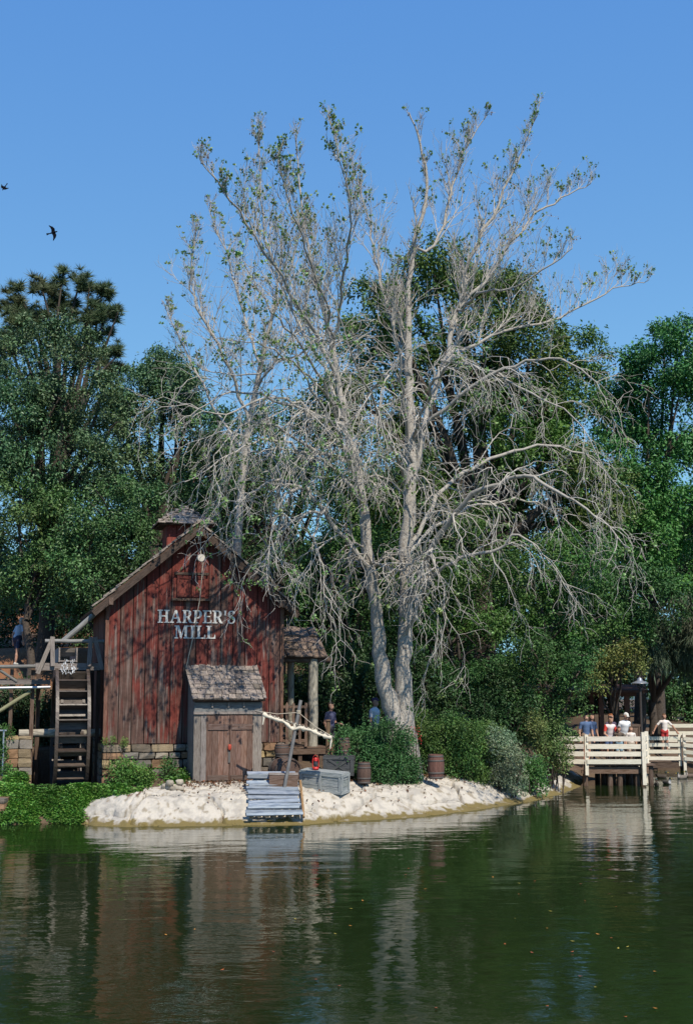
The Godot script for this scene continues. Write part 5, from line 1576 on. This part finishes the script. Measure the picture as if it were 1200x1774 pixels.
func materials() -> void:
	M.rock = mottled([[0.75, 0.75, 0.75], [0.95, 0.95, 0.95], [1, 1, 1], [0.85, 0.84, 0.82]], 11, 0.6, 0.92, 6.0)
	M.soil = mottled([[0.6, 0.55, 0.5], [1, 1, 1], [0.8, 0.75, 0.7]], 12, 0.8, 0.95, 8.0)
	M.stone = mottled([[0.6, 0.58, 0.55], [1, 1, 1], [0.8, 0.78, 0.72], [1, 0.97, 0.9]], 13, 1.4, 0.9, 6.0)
	M.brown_wood = wood([[0.07, 0.042, 0.028], [0.13, 0.08, 0.055], [0.2, 0.14, 0.11], [0.11, 0.065, 0.045]], 21)
	M.red_wood = wood([[0.08, 0.03, 0.02], [0.2, 0.04, 0.028], [0.25, 0.05, 0.035], [0.13, 0.06, 0.045]], 22)
	M.grey_wood = wood([[0.1, 0.085, 0.078], [0.2, 0.17, 0.155], [0.28, 0.25, 0.23], [0.15, 0.12, 0.105]], 23)
	M.door_wood = wood([[0.1, 0.055, 0.04], [0.17, 0.1, 0.075], [0.26, 0.19, 0.165], [0.13, 0.075, 0.055]], 24, 7.0, 0.35)
	M.pale_wood = wood([[0.4, 0.36, 0.3], [0.6, 0.56, 0.5], [0.5, 0.46, 0.4]], 25)
	M.blue_wood = wood([[0.13, 0.17, 0.23], [0.23, 0.28, 0.35], [0.36, 0.41, 0.46], [0.2, 0.24, 0.3]], 26)
	M.crate_wood = wood([[0.13, 0.155, 0.165], [0.22, 0.25, 0.26], [0.34, 0.36, 0.36], [0.18, 0.2, 0.21]], 27)
	M.dark_crate = wood([[0.03, 0.035, 0.04], [0.06, 0.065, 0.07], [0.08, 0.085, 0.09]], 28)
	M.wet_shaded_wood = wood([[0.035, 0.026, 0.02], [0.075, 0.055, 0.045], [0.12, 0.095, 0.08], [0.05, 0.035, 0.028]], 29, 5.0, 0.45, 0.45)  # wet wheel timber, darkened further to stand in for tree shade
	M.cream = wood([[0.5, 0.47, 0.38], [0.68, 0.64, 0.54], [0.74, 0.7, 0.6], [0.62, 0.58, 0.48]], 30, 3.0, 0.4, 0.6)
	M.red_brown = wood([[0.07, 0.03, 0.02], [0.13, 0.06, 0.04], [0.17, 0.09, 0.06]], 31)
	M.barrel = wood([[0.05, 0.03, 0.024], [0.1, 0.06, 0.046], [0.15, 0.1, 0.08]], 32, 6.0, 0.6)
	M.red_barrel = wood([[0.08, 0.035, 0.03], [0.15, 0.07, 0.055], [0.2, 0.11, 0.09]], 33, 6.0, 0.6)
	M.shingles = []
	for k in 3:
		M.shingles.append(wood([[0.1, 0.082, 0.07], [0.2, 0.165, 0.14], [0.34, 0.29, 0.255], [0.16, 0.13, 0.11]], 40 + k, 6.0, 1.2, 0.9))
	M.shingles_tan = []
	for k in 3:
		M.shingles_tan.append(wood([[0.1, 0.07, 0.055], [0.18, 0.13, 0.1], [0.27, 0.2, 0.155], [0.14, 0.1, 0.08]], 50 + k, 6.0, 1.2, 0.9))
	M.pale_log = wood([[0.13, 0.12, 0.1], [0.26, 0.24, 0.2], [0.4, 0.37, 0.31], [0.2, 0.17, 0.14]], 60, 3.0, 0.5)
	M.grey_log = wood([[0.13, 0.13, 0.13], [0.22, 0.22, 0.215], [0.3, 0.29, 0.28]], 61, 4.0, 0.5)
	M.bark = mottled([[0.03, 0.025, 0.02], [0.07, 0.055, 0.045], [0.11, 0.09, 0.075]], 62, 1.5, 0.95, 8.0)
	M.sycamore = mottled([[0.14, 0.125, 0.105], [0.3, 0.27, 0.235], [0.5, 0.47, 0.42], [0.24, 0.21, 0.18], [0.42, 0.39, 0.345]], 63, 1.1, 0.85, 3.0)
	M.sycamore_limb = mottled([[0.22, 0.2, 0.175], [0.42, 0.39, 0.35], [0.56, 0.53, 0.48], [0.3, 0.275, 0.245]], 64, 2.2, 0.85, 3.0)
	M.young_leaf = leafy(0.5, 0.5)
	M.leaf = leafy(0.58, 0.4)
	M.gloss_leaf = leafy(0.5, 0.3)
	M.soft_leaf = leafy(0.6, 0.35)
	M.rope = plain(0.45, 0.4, 0.32, 0.95)
	M.canvas = plain(0.62, 0.57, 0.47, 0.95)
	M.iron = plain(0.12, 0.11, 0.105, 0.65, 0.3)
	M.zinc = plain(0.5, 0.52, 0.55, 0.35, 0.7)
	M.dark_metal = plain(0.05, 0.04, 0.035, 0.5, 0.2)
	M.paint = plain(1, 1, 1, 0.6)
	M.sign_paint = mottled([[0.42, 0.4, 0.38], [0.62, 0.61, 0.58], [0.7, 0.69, 0.66], [0.66, 0.64, 0.6]], 70, 1.6, 0.9, 1.0)
	M.red_metal = plain(0.5, 0.03, 0.025, 0.4)
	M.smoky_glass = StandardMaterial3D.new()
	M.smoky_glass.transparency = BaseMaterial3D.TRANSPARENCY_ALPHA
	M.smoky_glass.albedo_color = Color(0.25, 0.25, 0.27, 0.55)
	M.smoky_glass.roughness = 0.08
	M.cloth = plain(1, 1, 1, 0.85)
	M.feather = plain(0.008, 0.009, 0.014, 0.9)
	M.feather.specular_mode = BaseMaterial3D.SPECULAR_DISABLED
	M.seed = plain(0.09, 0.05, 0.035, 0.9)
	M.spray = plain(0.8, 0.84, 0.88, 0.2)
	M.flower = plain(0.45, 0.02, 0.025, 0.6)
	var w := StandardMaterial3D.new()
	w.albedo_color = Color(0.012, 0.022, 0.006).linear_to_srgb()
	w.roughness = 0.03
	w.metallic_specular = 0.42
	w.normal_enabled = true
	w.normal_texture = noise_tex(0.012, 4, 81, [], true, 7.0, 1024)
	w.normal_scale = 0.105
	w.uv1_scale = Vector3(0.10, 0.24, 1)
	M.water = w

func _ready() -> void:
	rng.seed = 7
	fbm.seed = 3
	fbm.frequency = 0.01
	fbm.fractal_octaves = 4
	fine.seed = 5
	fine.frequency = 0.02
	fine.fractal_octaves = 3
	# camera
	var cam := Camera3D.new()
	cam.name = "camera"
	cam.fov = 43.917
	cam.position = Vector3(0, 3.7, 0)
	cam.rotation_degrees = Vector3(7.612, 0, 0)
	cam.far = 900.0
	add_child(cam)
	cam.current = true
	# sky
	var env := Environment.new()
	env.background_mode = Environment.BG_SKY
	var sm := ProceduralSkyMaterial.new()
	sm.sky_top_color = Color(0.31, 0.525, 0.81)
	sm.sky_horizon_color = Color(0.66, 0.9, 1.0)
	sm.sky_curve = 0.16
	sm.ground_bottom_color = Color(0.12, 0.14, 0.1)
	sm.ground_horizon_color = Color(0.45, 0.55, 0.6)
	sm.sun_angle_max = 0.0
	var sky := Sky.new()
	sky.sky_material = sm
	env.sky = sky
	env.tonemap_mode = Environment.TONE_MAPPER_LINEAR
	env.tonemap_exposure = 1.08
	env.sdfgi_enabled = true
	env.ssao_enabled = true
	env.ssil_enabled = true
	var we := WorldEnvironment.new()
	we.name = "environment"
	we.environment = env
	add_child(we)
	# sun, high behind the right shoulder
	var sun := DirectionalLight3D.new()
	sun.name = "sun"
	sun.light_energy = 1.6
	sun.light_color = Color(1.0, 0.955, 0.88)
	sun.light_angular_distance = 0.5
	sun.shadow_enabled = true
	sun.basis = Basis.looking_at(Vector3(-0.5, -1.3, -1.0))
	add_child(sun)
	materials()

	# ---- the setting
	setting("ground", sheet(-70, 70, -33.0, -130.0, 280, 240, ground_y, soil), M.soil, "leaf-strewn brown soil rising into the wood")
	setting("water", sheet(-70, 70, 12.0, -80.0, 260, 420, wave, func(_x, _y, _z): return Color.WHITE), M.water, "dark green rippled water")
	rock_bank()

	# ---- buildings and structures
	mill()
	shed()
	porch()
	water_wheel()
	flume()
	stone_pier("stone_pillar", "mossy square stone pillar carrying the wheel axle", Vector3(-9.62, 0.35, -37.9), MILL_TURN, Vector3(0.75, 1.78, 0.9))
	stone_pier("stone_wall", "low grey stone wall at the water's edge in the corner", Vector3(-9.6, -0.2, -34.5), 0.0, Vector3(1.25, 0.85, 0.9), 0.0)
	dock()

	# ---- trees
	var broad := clump(26, 0.34, 0.2, 0.095, 0.5)
	var small := clump(34, 0.32, 0.13, 0.07, 0.4)
	var tiny := clump(40, 0.2, 0.075, 0.04, 0.4)
	var willow := clump(30, 0.28, 0.3, 0.028, 0.2, 1.6)
	var tuft := needles(46, 0.3)
	tree("magnolia_tree", "tall dark glossy-leaved tree at the left edge behind the flume", MAGNOLIA, 6.5, small, M.gloss_leaf, Color(0.079, 0.163, 0.075), 0.95, 0.0, 0.3)
	tree("pine_tree", "pine with needle tufts rising behind the glossy tree", PINE, 6.5, tuft, M.soft_leaf, Color(0.079, 0.119, 0.050), 1.25, -0.1, 0.28, null, "trees behind the mill", 0.9)
	tree("oak_tree", "loose blue-green oak with sky showing through, beyond the mill's left eave", OAK, 6.0, small, M.leaf, Color(0.085, 0.175, 0.085), 1.15, -0.05, 0.3)
	tree("thicket_tree", "dense glossy undergrowth tree above the flume at the left edge", THICKET_A, 5.0, small, M.gloss_leaf, Color(0.092, 0.181, 0.057), 0.95, 0.0, 0.16)
	tree("thicket_tree", "dense dark leafy tree between the flume and the cupola", THICKET_B, 5.0, small, M.gloss_leaf, Color(0.073, 0.156, 0.053), 0.95, 0.02, 0.16)
	tree("thicket_tree", "dark leafy tree right behind the mill cupola", THICKET_C, 3.2, small, M.leaf, Color(0.059, 0.125, 0.039), 1.0, 0.06, 0.18)
	bush("hill_shrub", "dark shrubs on the hill behind the person climbing the path", HILL_SHRUB, 4.0, broad, M.gloss_leaf, Color(0.04, 0.1, 0.035), 0.7, "shrubs on the hill")
	tree("hackberry_tree", "mid green tree filling the gap between the mill roof and the big oak", HACKBERRY, 4.0, small, M.leaf, Color(0.065, 0.14, 0.045), 1.1, 0.0, 0.25)
	bush("shade_fill_shrub", "added dark-leaved shrub standing in for the shade under the flume walkway", SHADE_FILL_SHRUB, 7.0, tiny, M.leaf, Color(0.03, 0.07, 0.025), 1.3, "shrubs on the hill")  # added shrub, leaves coloured dark in place of the walkway's shade
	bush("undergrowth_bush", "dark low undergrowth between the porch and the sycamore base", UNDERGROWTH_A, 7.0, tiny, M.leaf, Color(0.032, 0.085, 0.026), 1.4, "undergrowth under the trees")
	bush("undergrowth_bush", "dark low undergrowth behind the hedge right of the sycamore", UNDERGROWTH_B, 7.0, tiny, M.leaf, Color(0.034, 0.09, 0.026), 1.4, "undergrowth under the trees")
	tree("broad_oak", "huge green oak standing behind the bare sycamore", BIG_OAK, 4.2, small, M.leaf, Color(0.087, 0.169, 0.033), 1.15, 0.0, 0.5)
	tree("laurel_tree", "dark laurel between the porch and the sycamore trunks", LAUREL_A, 4.2, small, M.leaf, Color(0.059, 0.150, 0.033), 0.85, 0.06, 0.16)
	tree("laurel_tree", "green laurel just right of the sycamore trunks", LAUREL_B, 4.2, small, M.leaf, Color(0.069, 0.169, 0.033), 0.85, 0.06, 0.16)
	tree("laurel_tree", "green laurel under the sycamore's drooping right limbs", LAUREL_C, 4.2, small, M.leaf, Color(0.069, 0.175, 0.036), 0.9, 0.05, 0.16)
	tree("elm_tree", "bright green tree with stepped crown at the right edge skyline", ELM_A, 4.0, small, M.leaf, Color(0.059, 0.194, 0.055), 1.4, 0.02, 0.3, null, "trees behind the dock")
	tree("elm_tree", "bright green tree in the middle of the right edge", ELM_B, 4.0, small, M.leaf, Color(0.066, 0.206, 0.046), 1.35, 0.04, 0.3, null, "trees behind the dock")
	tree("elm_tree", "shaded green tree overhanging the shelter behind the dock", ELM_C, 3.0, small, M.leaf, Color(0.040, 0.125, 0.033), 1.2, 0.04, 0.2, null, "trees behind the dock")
	tree("dogwood_tree", "small yellow-green tree above the people on the dock", DOGWOOD, 4.0, small, M.leaf, Color(0.15, 0.185, 0.05), 0.9, 0.0, 0.1, null, "trees behind the dock")
	tree("willow_tree", "grey-green weeping willow hanging behind the lamp post", WILLOW, 5.5, willow, M.soft_leaf, Color(0.073, 0.112, 0.066), 1.3, 0.0, 0.25, null, "trees behind the dock", 0.8)
	tree("waterside_tree", "low leafy tree leaning over the bank next to the dock", BRUSH_TREE, 4.6, small, M.leaf, Color(0.059, 0.150, 0.039), 0.75, 0.04, 0.12, null, "trees behind the dock")
	bush("far_hedge", "green bushes behind the white baluster railing", FAR_HEDGE, 3.0, small, M.leaf, Color(0.05, 0.12, 0.035), 1.2, "bushes on the far bank")
	var far := []
	for k in 210:
		var x := rf(-34, 34)
		var z := rf(-74, -62)
		if x > 7.0: z -= 10.0
		far.append([x, rf(0.8, 12.0) + maxf(0.0, 3.0 * sin(x * 0.4)), z, rf(1.8, 3.0)])
	var wood_mass := crown(self, "distant_wood", far, 1.5, small, M.leaf, Color(0.024, 0.07, 0.024), 2.0, -0.1, 0.6)
	tag(wood_mass, "dark wood far behind the trees", "wood", "", "stuff")
	sycamore("sycamore_tree", "big bare pale-barked sycamore with twin trunks and drooping twigs", SYC_TRUNK, SYC_LIMB, 1.0)
	sycamore("slender_sycamore", "slender pale sycamore rising behind the mill roof", SLIM_TRUNK, SLIM_LIMB, 1.0)

	# ---- bushes
	bush("evergreen_bush", "dark green evergreen bush in front of the sycamore, beside the small barrels", BUSH_A, 15.0, tiny, M.soft_leaf, Color(0.042, 0.13, 0.038))
	bush("azalea_bush", "wide olive green hedge bush behind the lone upright barrel", BUSH_B, 14.0, tiny, M.leaf, Color(0.085, 0.18, 0.04))
	bush("variegated_bush", "pale grey-green variegated bush spilling down to the rock", BUSH_C, 18.0, tiny, M.soft_leaf, Color(0.2, 0.27, 0.17), 0.9, "bushes along the bank", false)
	bush("ivy_bush", "bright green ivy hanging over the bank", BUSH_IVY, 16.0, tiny, M.leaf, Color(0.06, 0.18, 0.045), 1.2, "bushes along the bank", false)
	bush("feathery_bush", "light feathery bush overhanging the water by the dock railing", BUSH_D, 14.0, tiny, M.soft_leaf, Color(0.12, 0.19, 0.06), 1.1, "bushes along the bank", false)
	var fl := thing("red_flowers", "small spray of red blossom beside the sycamore base", "flowers", Vector3(2.05, 2.1, -38.3))
	var g := Geo.new()
	for k in 60:
		var p := Vector3(rf(-0.16, 0.16), rf(-0.22, 0.3), rf(-0.1, 0.15))
		var d := Vector3(rf(-1, 1), rf(-1, 1), rf(-1, 1)).normalized() * 0.04
		g.tri(p, p + d, p + Vector3(d.y, d.z, d.x), tone(0.7, 1.2))
	part(fl, "blossom", g.mesh(), M.flower)
	g = Geo.new()
	for k in 6: g.tube([Vector3(rf(-0.1, 0.1), -1.0, 0), Vector3(rf(-0.1, 0.1), 0.2, 0)], [0.01, 0.006], 4)
	part(fl, "stem", g.mesh(), M.bark)

	# ---- low plants
	var spots := []
	for k in 9000:
		var x := rf(-9.6, -3.2)
		var d := rf(-0.08, 3.2)
		var z := shore(x) - d
		if x > -6.9 and d < 0.9 + 0.45 * (x + 6.9) + 0.3 * fbm.get_noise_1d(x * 80.0): continue
		var q := Basis(Vector3.UP, -MILL_TURN) * (Vector3(x, 0, z) - MILL)
		if q.z < 0.45 and q.x > -4.6: continue
		if q.x > -0.35 and q.z < 1.5: continue
		var n := fbm.get_noise_2d(x * 60.0, z * 60.0)
		if n < (-0.1 if x > -6.0 else -0.24): continue
		spots.append(Vector3(x, ground_y(x, z) + 0.03 + 0.3 * maxf(0.0, n + 0.1), z))
	scatter("ground_ivy", "bright green ground cover on the bank below the wheel", spots, clump(26, 0.12, 0.07, 0.05, 0.8), M.leaf, Color(0.085, 0.22, 0.035), 0.7, 1.25)
	var dead := []
	for k in 2600:
		var x := rf(-4.4, 7.6)
		var d := rock_top(x) + rng.randfn() * 0.28 - 0.12
		if rng.randf() < 0.12: d = rf(0.35, rock_top(x))
		if d < 0.3: continue
		var sl := shore(x + 0.5) - shore(x - 0.5)
		var p := Vector2(x, shore(x)) + Vector2(sl, -1.0).normalized() * d
		dead.append(Vector3(p.x, maxf(rock_y(x, d) if d < rock_top(x) + 0.1 else -1.0, ground_y(p.x, p.y)) + 0.012, p.y))
	scatter("leaf_litter", "brown dead leaves strewn along the top of the rock bank", dead, clump(3, 0.05, 0.07, 0.04, 2.0), M.soft_leaf, Color(0.15, 0.075, 0.04), 0.6, 1.3)
	bush("fern_plant", "low leafy plant against the mill's stone footing", [[-6.35, 1.15, -36.15, 0.3], [-6.0, 1.2, -36.2, 0.28], [-5.6, 1.05, -36.1, 0.25]], 22.0, tiny, M.leaf, Color(0.075, 0.19, 0.035), 1.0, "plants at the mill footing")
	bush("wall_fern", "small fern sprouting on top of the mill's stone footing", [[-6.6, 2.03, -36.5, 0.1], [-6.3, 2.0, -36.55, 0.09], [-6.8, 2.03, -36.45, 0.08]], 30.0, tiny, M.leaf, Color(0.1, 0.2, 0.035), 0.45, "plants at the mill footing")
	bush("creeper_plant", "creeper climbing the stone footing left of the shed", [[-5.0, 1.3, -36.5, 0.2], [-4.95, 1.0, -36.4, 0.22], [-4.6, 0.9, -36.2, 0.2]], 22.0, tiny, M.leaf, Color(0.05, 0.13, 0.03), 0.9, "plants at the mill footing")
	bush("pillar_creeper", "green creeper hanging on the stone pillar", [[-9.9, 2.2, -37.4, 0.2], [-9.95, 1.7, -37.3, 0.2], [-9.9, 1.1, -37.2, 0.22]], 22.0, tiny, M.leaf, Color(0.06, 0.16, 0.035), 0.9, "plants at the mill footing")

	# ---- small things on the bank
	for k in 15:
		var x := -4.62 + rf(-0.38, 0.4)
		var z := -35.2 + rf(-0.12, 0.14)
		var lay := 0.12 if k > 10 else 0.0
		if lay > 0.0: x = -4.6 + rf(-0.2, 0.2)
		var s := Vector3(rf(0.13, 0.22), rf(0.1, 0.15), rf(0.12, 0.2))
		var o := part(self, "cobble_stone", lump(s, 4, 0.75, 0.25, Color(0.42, 0.38, 0.32) * rf(0.75, 1.3), true), M.stone, at(x, rock_y(x, inland(x, z)) + s.y * 0.4 + lay, z, Basis(Vector3.UP, rf(0, 6))))
		tag(o, "one of the pale cobbles heaped before the shed's left corner", "stone", "cobbles heaped before the shed")
	crate("long_crate", "long weathered grey crate lying on the rock bank", Vector3(-0.62, 0.68, -36.05), Basis(Vector3.UP, -0.47) * Basis(Vector3.BACK, -0.06) * Basis(Vector3.RIGHT, 0.08), Vector3(1.3, 0.55, 0.46), M.crate_wood)
	crate("dark_crate", "dark cross-braced crate in the shade under a barrel", Vector3(-0.2, 1.02, -37.5), Basis(Vector3.UP, -0.1), Vector3(0.85, 0.55, 0.6), M.dark_crate, true)
	lantern(Vector3(-0.86, 1.26, -36.1))
	barrel("small barrel standing on top of the dark crate", Vector3(-0.08, 1.59, -37.5), 0.5, 0.18)
	barrel("dark barrel half hidden by the evergreen bush behind the long crate", Vector3(0.5, 0.82, -37.0), 0.6, 0.2)
	barrel("lone reddish upright barrel between the two bushes on the bank", Vector3(2.62, 0.88, -38.0), 0.7, 0.25, Basis(), M.red_barrel)
	barrel("big dark barrel lying on its side by the shed", Vector3(-1.95, 1.22, -37.0), 0.8, 0.38, Basis(Vector3.UP, 0.5) * Basis(Vector3.RIGHT, PI / 2))
	barrel("small dark barrel stacked on the big lying barrel", Vector3(-1.84, 1.58, -36.75), 0.36, 0.21)
	raft()
	var post := thing("mooring_post", "plain brown wooden post near the porch", "post", Vector3(-0.56, 1.0, -38.0))
	part(post, "shaft", log_mesh(Vector3.ZERO, Vector3(0.02, 1.55, 0), 0.065, Color(1.5, 1.1, 0.8)), M.brown_wood)
	part(post, "top", lump(Vector3(0.14, 0.06, 0.14), 3, 0.4, 0.1, Color(0.12, 0.07, 0.04), true), M.paint, at(0.02, 1.56, 0))
	var fr := thing("pipe_frame", "grey pipe frame standing by the stone pillar at the edge", "frame", Vector3(-10.1, 0.7, -37.2))
	for x in [-0.5, 0.22]:
		part(fr, "upright", log_mesh(Vector3(x, 0, 0), Vector3(x, 1.62, 0), 0.03, Color.WHITE, 8), M.zinc)
	part(fr, "crossbar", log_mesh(Vector3(-0.6, 1.6, 0), Vector3(0.3, 1.6, 0), 0.03, Color.WHITE, 8), M.zinc)

	# ---- people
	var skin2 := Color(0.5, 0.3, 0.22)
	person("person in pale blue top and dark shorts climbing the hill path", Vector3(-11.6, ground_y(-11.6, -45.0), -45.0), 2.6, 1.68, {"shirt": Color(0.42, 0.48, 0.6), "legs": Color(0.03, 0.035, 0.07), "hair": Color(0.45, 0.42, 0.4), "lean": 0.3, "step": 0.1}, "walkers on the island")
	person("person in white tee and purple cap behind the evergreen bush", Vector3(0.88, ground_y(0.88, -40.4), -40.4), 1.1, 1.86, {"shirt": Color(0.62, 0.66, 0.72), "legs": Color(0.1, 0.1, 0.14), "hair": Color(0.03, 0.02, 0.02), "cap": Color(0.055, 0.03, 0.075), "wide": 1.12}, "walkers on the island")
	person("person in dark blue shirt standing in the shade by the porch", Vector3(-0.5, ground_y(-0.5, -40.2), -40.2), 0.9, 1.72, {"shirt": Color(0.06, 0.07, 0.14), "legs": Color(0.05, 0.05, 0.06), "hair": Color(0.03, 0.02, 0.015), "hand_r": Vector3(0.2, 1.1, 0.25)}, "walkers on the island")
	var dk := 0.765
	person("person in blue flowered shirt standing at the dock's bushy end", Vector3(8.78, dk, -47.3), 0.2, 1.74, {"shirt": Color(0.075, 0.13, 0.26), "legs": Color(0.3, 0.22, 0.16), "hair": Color(0.015, 0.012, 0.01), "skin": skin2})
	person("person in dark blue behind the flowered shirt on the dock", Vector3(9.22, dk, -48.5), 0.5, 1.7, {"shirt": Color(0.03, 0.06, 0.14), "legs": Color(0.04, 0.04, 0.06), "hair": Color(0.02, 0.015, 0.01), "long": true})
	person("person with dark hair in red and white top leaning over the dock rail", Vector3(9.5, dk, -46.75), 0.3, 1.68, {"shirt": Color(0.68, 0.6, 0.6), "sleeve": Color(0.5, 0.04, 0.03), "legs": Color(0.06, 0.1, 0.22), "hair": Color(0.02, 0.014, 0.01), "hair_long": 0.17, "lean": 0.25, "elbow_l": Vector3(-0.26, 1.15, 0.12), "elbow_r": Vector3(0.26, 1.15, 0.12), "hand_l": Vector3(-0.15, 1.05, 0.32), "hand_r": Vector3(0.15, 1.05, 0.32)})
	person("person with reddish hair behind the leaning one on the dock", Vector3(9.78, dk, -47.7), 0.4, 1.72, {"shirt": Color(0.08, 0.06, 0.1), "legs": Color(0.06, 0.06, 0.08), "hair": Color(0.26, 0.09, 0.03), "hair_long": 0.14, "long": true})
	person("person in white shirt and cap bending over a child on the dock", Vector3(10.12, dk, -47.25), 0.4, 1.8, {"shirt": Color(0.76, 0.78, 0.8), "legs": Color(0.25, 0.22, 0.18), "hair": Color(0.4, 0.36, 0.3), "cap": Color(0.62, 0.6, 0.56), "lean": 0.28, "wide": 1.15, "nod": 0.25})
	person("dark-haired child in brown crouching at the dock rail", Vector3(9.85, dk, -46.65), -0.2, 1.32, {"shirt": Color(0.1, 0.075, 0.06), "legs": Color(0.2, 0.32, 0.42), "hair": Color(0.03, 0.018, 0.012), "lean": 0.2})
	person("small child in white top beside the litter bin on the dock", Vector3(10.3, dk, -46.75), 0.1, 1.3, {"shirt": Color(0.66, 0.6, 0.55), "legs": Color(0.4, 0.35, 0.3), "hair": Color(0.1, 0.055, 0.03), "hair_long": 0.16})
	person("person in white and red with spread arms behind the landing stage", Vector3(14.2, 0.55, -57.6), 0.0, 1.7, {"shirt": Color(0.7, 0.66, 0.64), "legs": Color(0.45, 0.04, 0.04), "hair": Color(0.12, 0.06, 0.03), "hand_l": Vector3(-0.5, 0.98, 0.05), "elbow_l": Vector3(-0.38, 1.2, 0.0), "hand_r": Vector3(0.55, 0.98, 0.05), "elbow_r": Vector3(0.4, 1.2, 0.0)})
	# ---- ducks and birds
	duck("dark duck nearest the dock's long posts", Vector3(11.07, 0.0, -46.3), 2.9, Color(0.05, 0.04, 0.03), Color(0.05, 0.035, 0.025))
	duck("duck with pale breast next to the darkest one", Vector3(11.66, 0.0, -47.2), 0.5, Color(0.06, 0.055, 0.05), Color(0.4, 0.4, 0.4))
	duck("brown duck swimming behind the pale-breasted one", Vector3(12.2, 0.0, -50.2), 1.2, Color(0.06, 0.05, 0.04), Color(0.07, 0.055, 0.04))
	duck("white-sided duck of the pair at the right edge", Vector3(12.9, 0.0, -49.8), -1.3, Color(0.16, 0.14, 0.12), Color(0.36, 0.34, 0.32))
	duck("rear duck of the pair at the right edge", Vector3(13.45, 0.0, -50.6), -1.5, Color(0.12, 0.09, 0.07), Color(0.3, 0.27, 0.25))
	bird("black bird with both wings spread above the pine", Vector3(-7.2, 14.63, -30.0), Basis(Vector3(-0.28, 0.95, 0.1), Vector3(0.05, -0.09, 0.99), Vector3(0.96, 0.28, -0.02)).orthonormalized(), 0.4)
	bird("black bird with bent wings at the left edge of the sky", Vector3(-9.27, 17.0, -33.0), Basis(Vector3(0.72, -0.5, 0.45), Vector3(-0.35, 0.2, 0.9), Vector3(-0.5, -0.85, 0.0)).orthonormalized(), 0.34)
	# ---- leaves afloat
	var afloat := Geo.new()
	for k in 48:
		var z := -rf(13.5, 26.0)
		var x := rf(-0.26, 0.27) * -z
		if rng.randf() < 0.55: x = absf(x) * 0.9
		var a := rf(0, TAU)
		var d := Vector3(cos(a), 0, sin(a)) * rf(0.022, 0.04)
		var s := Vector3(-d.z, 0, d.x) * 0.5
		var p := Vector3(x, 0.016, z)
		var c: Color = [Color(0.42, 0.1, 0.02), Color(0.5, 0.2, 0.03), Color(0.4, 0.33, 0.05), Color(0.25, 0.06, 0.02)][k % 4]
		afloat.quad(p - d, p + s, p + d + Vector3(0, 0.008, 0), p - s, c)
	var fo := part(self, "floating_leaves", afloat.mesh(), M.paint)
	tag(fo, "scattered orange and yellow leaves floating on the water", "leaves", "", "stuff")
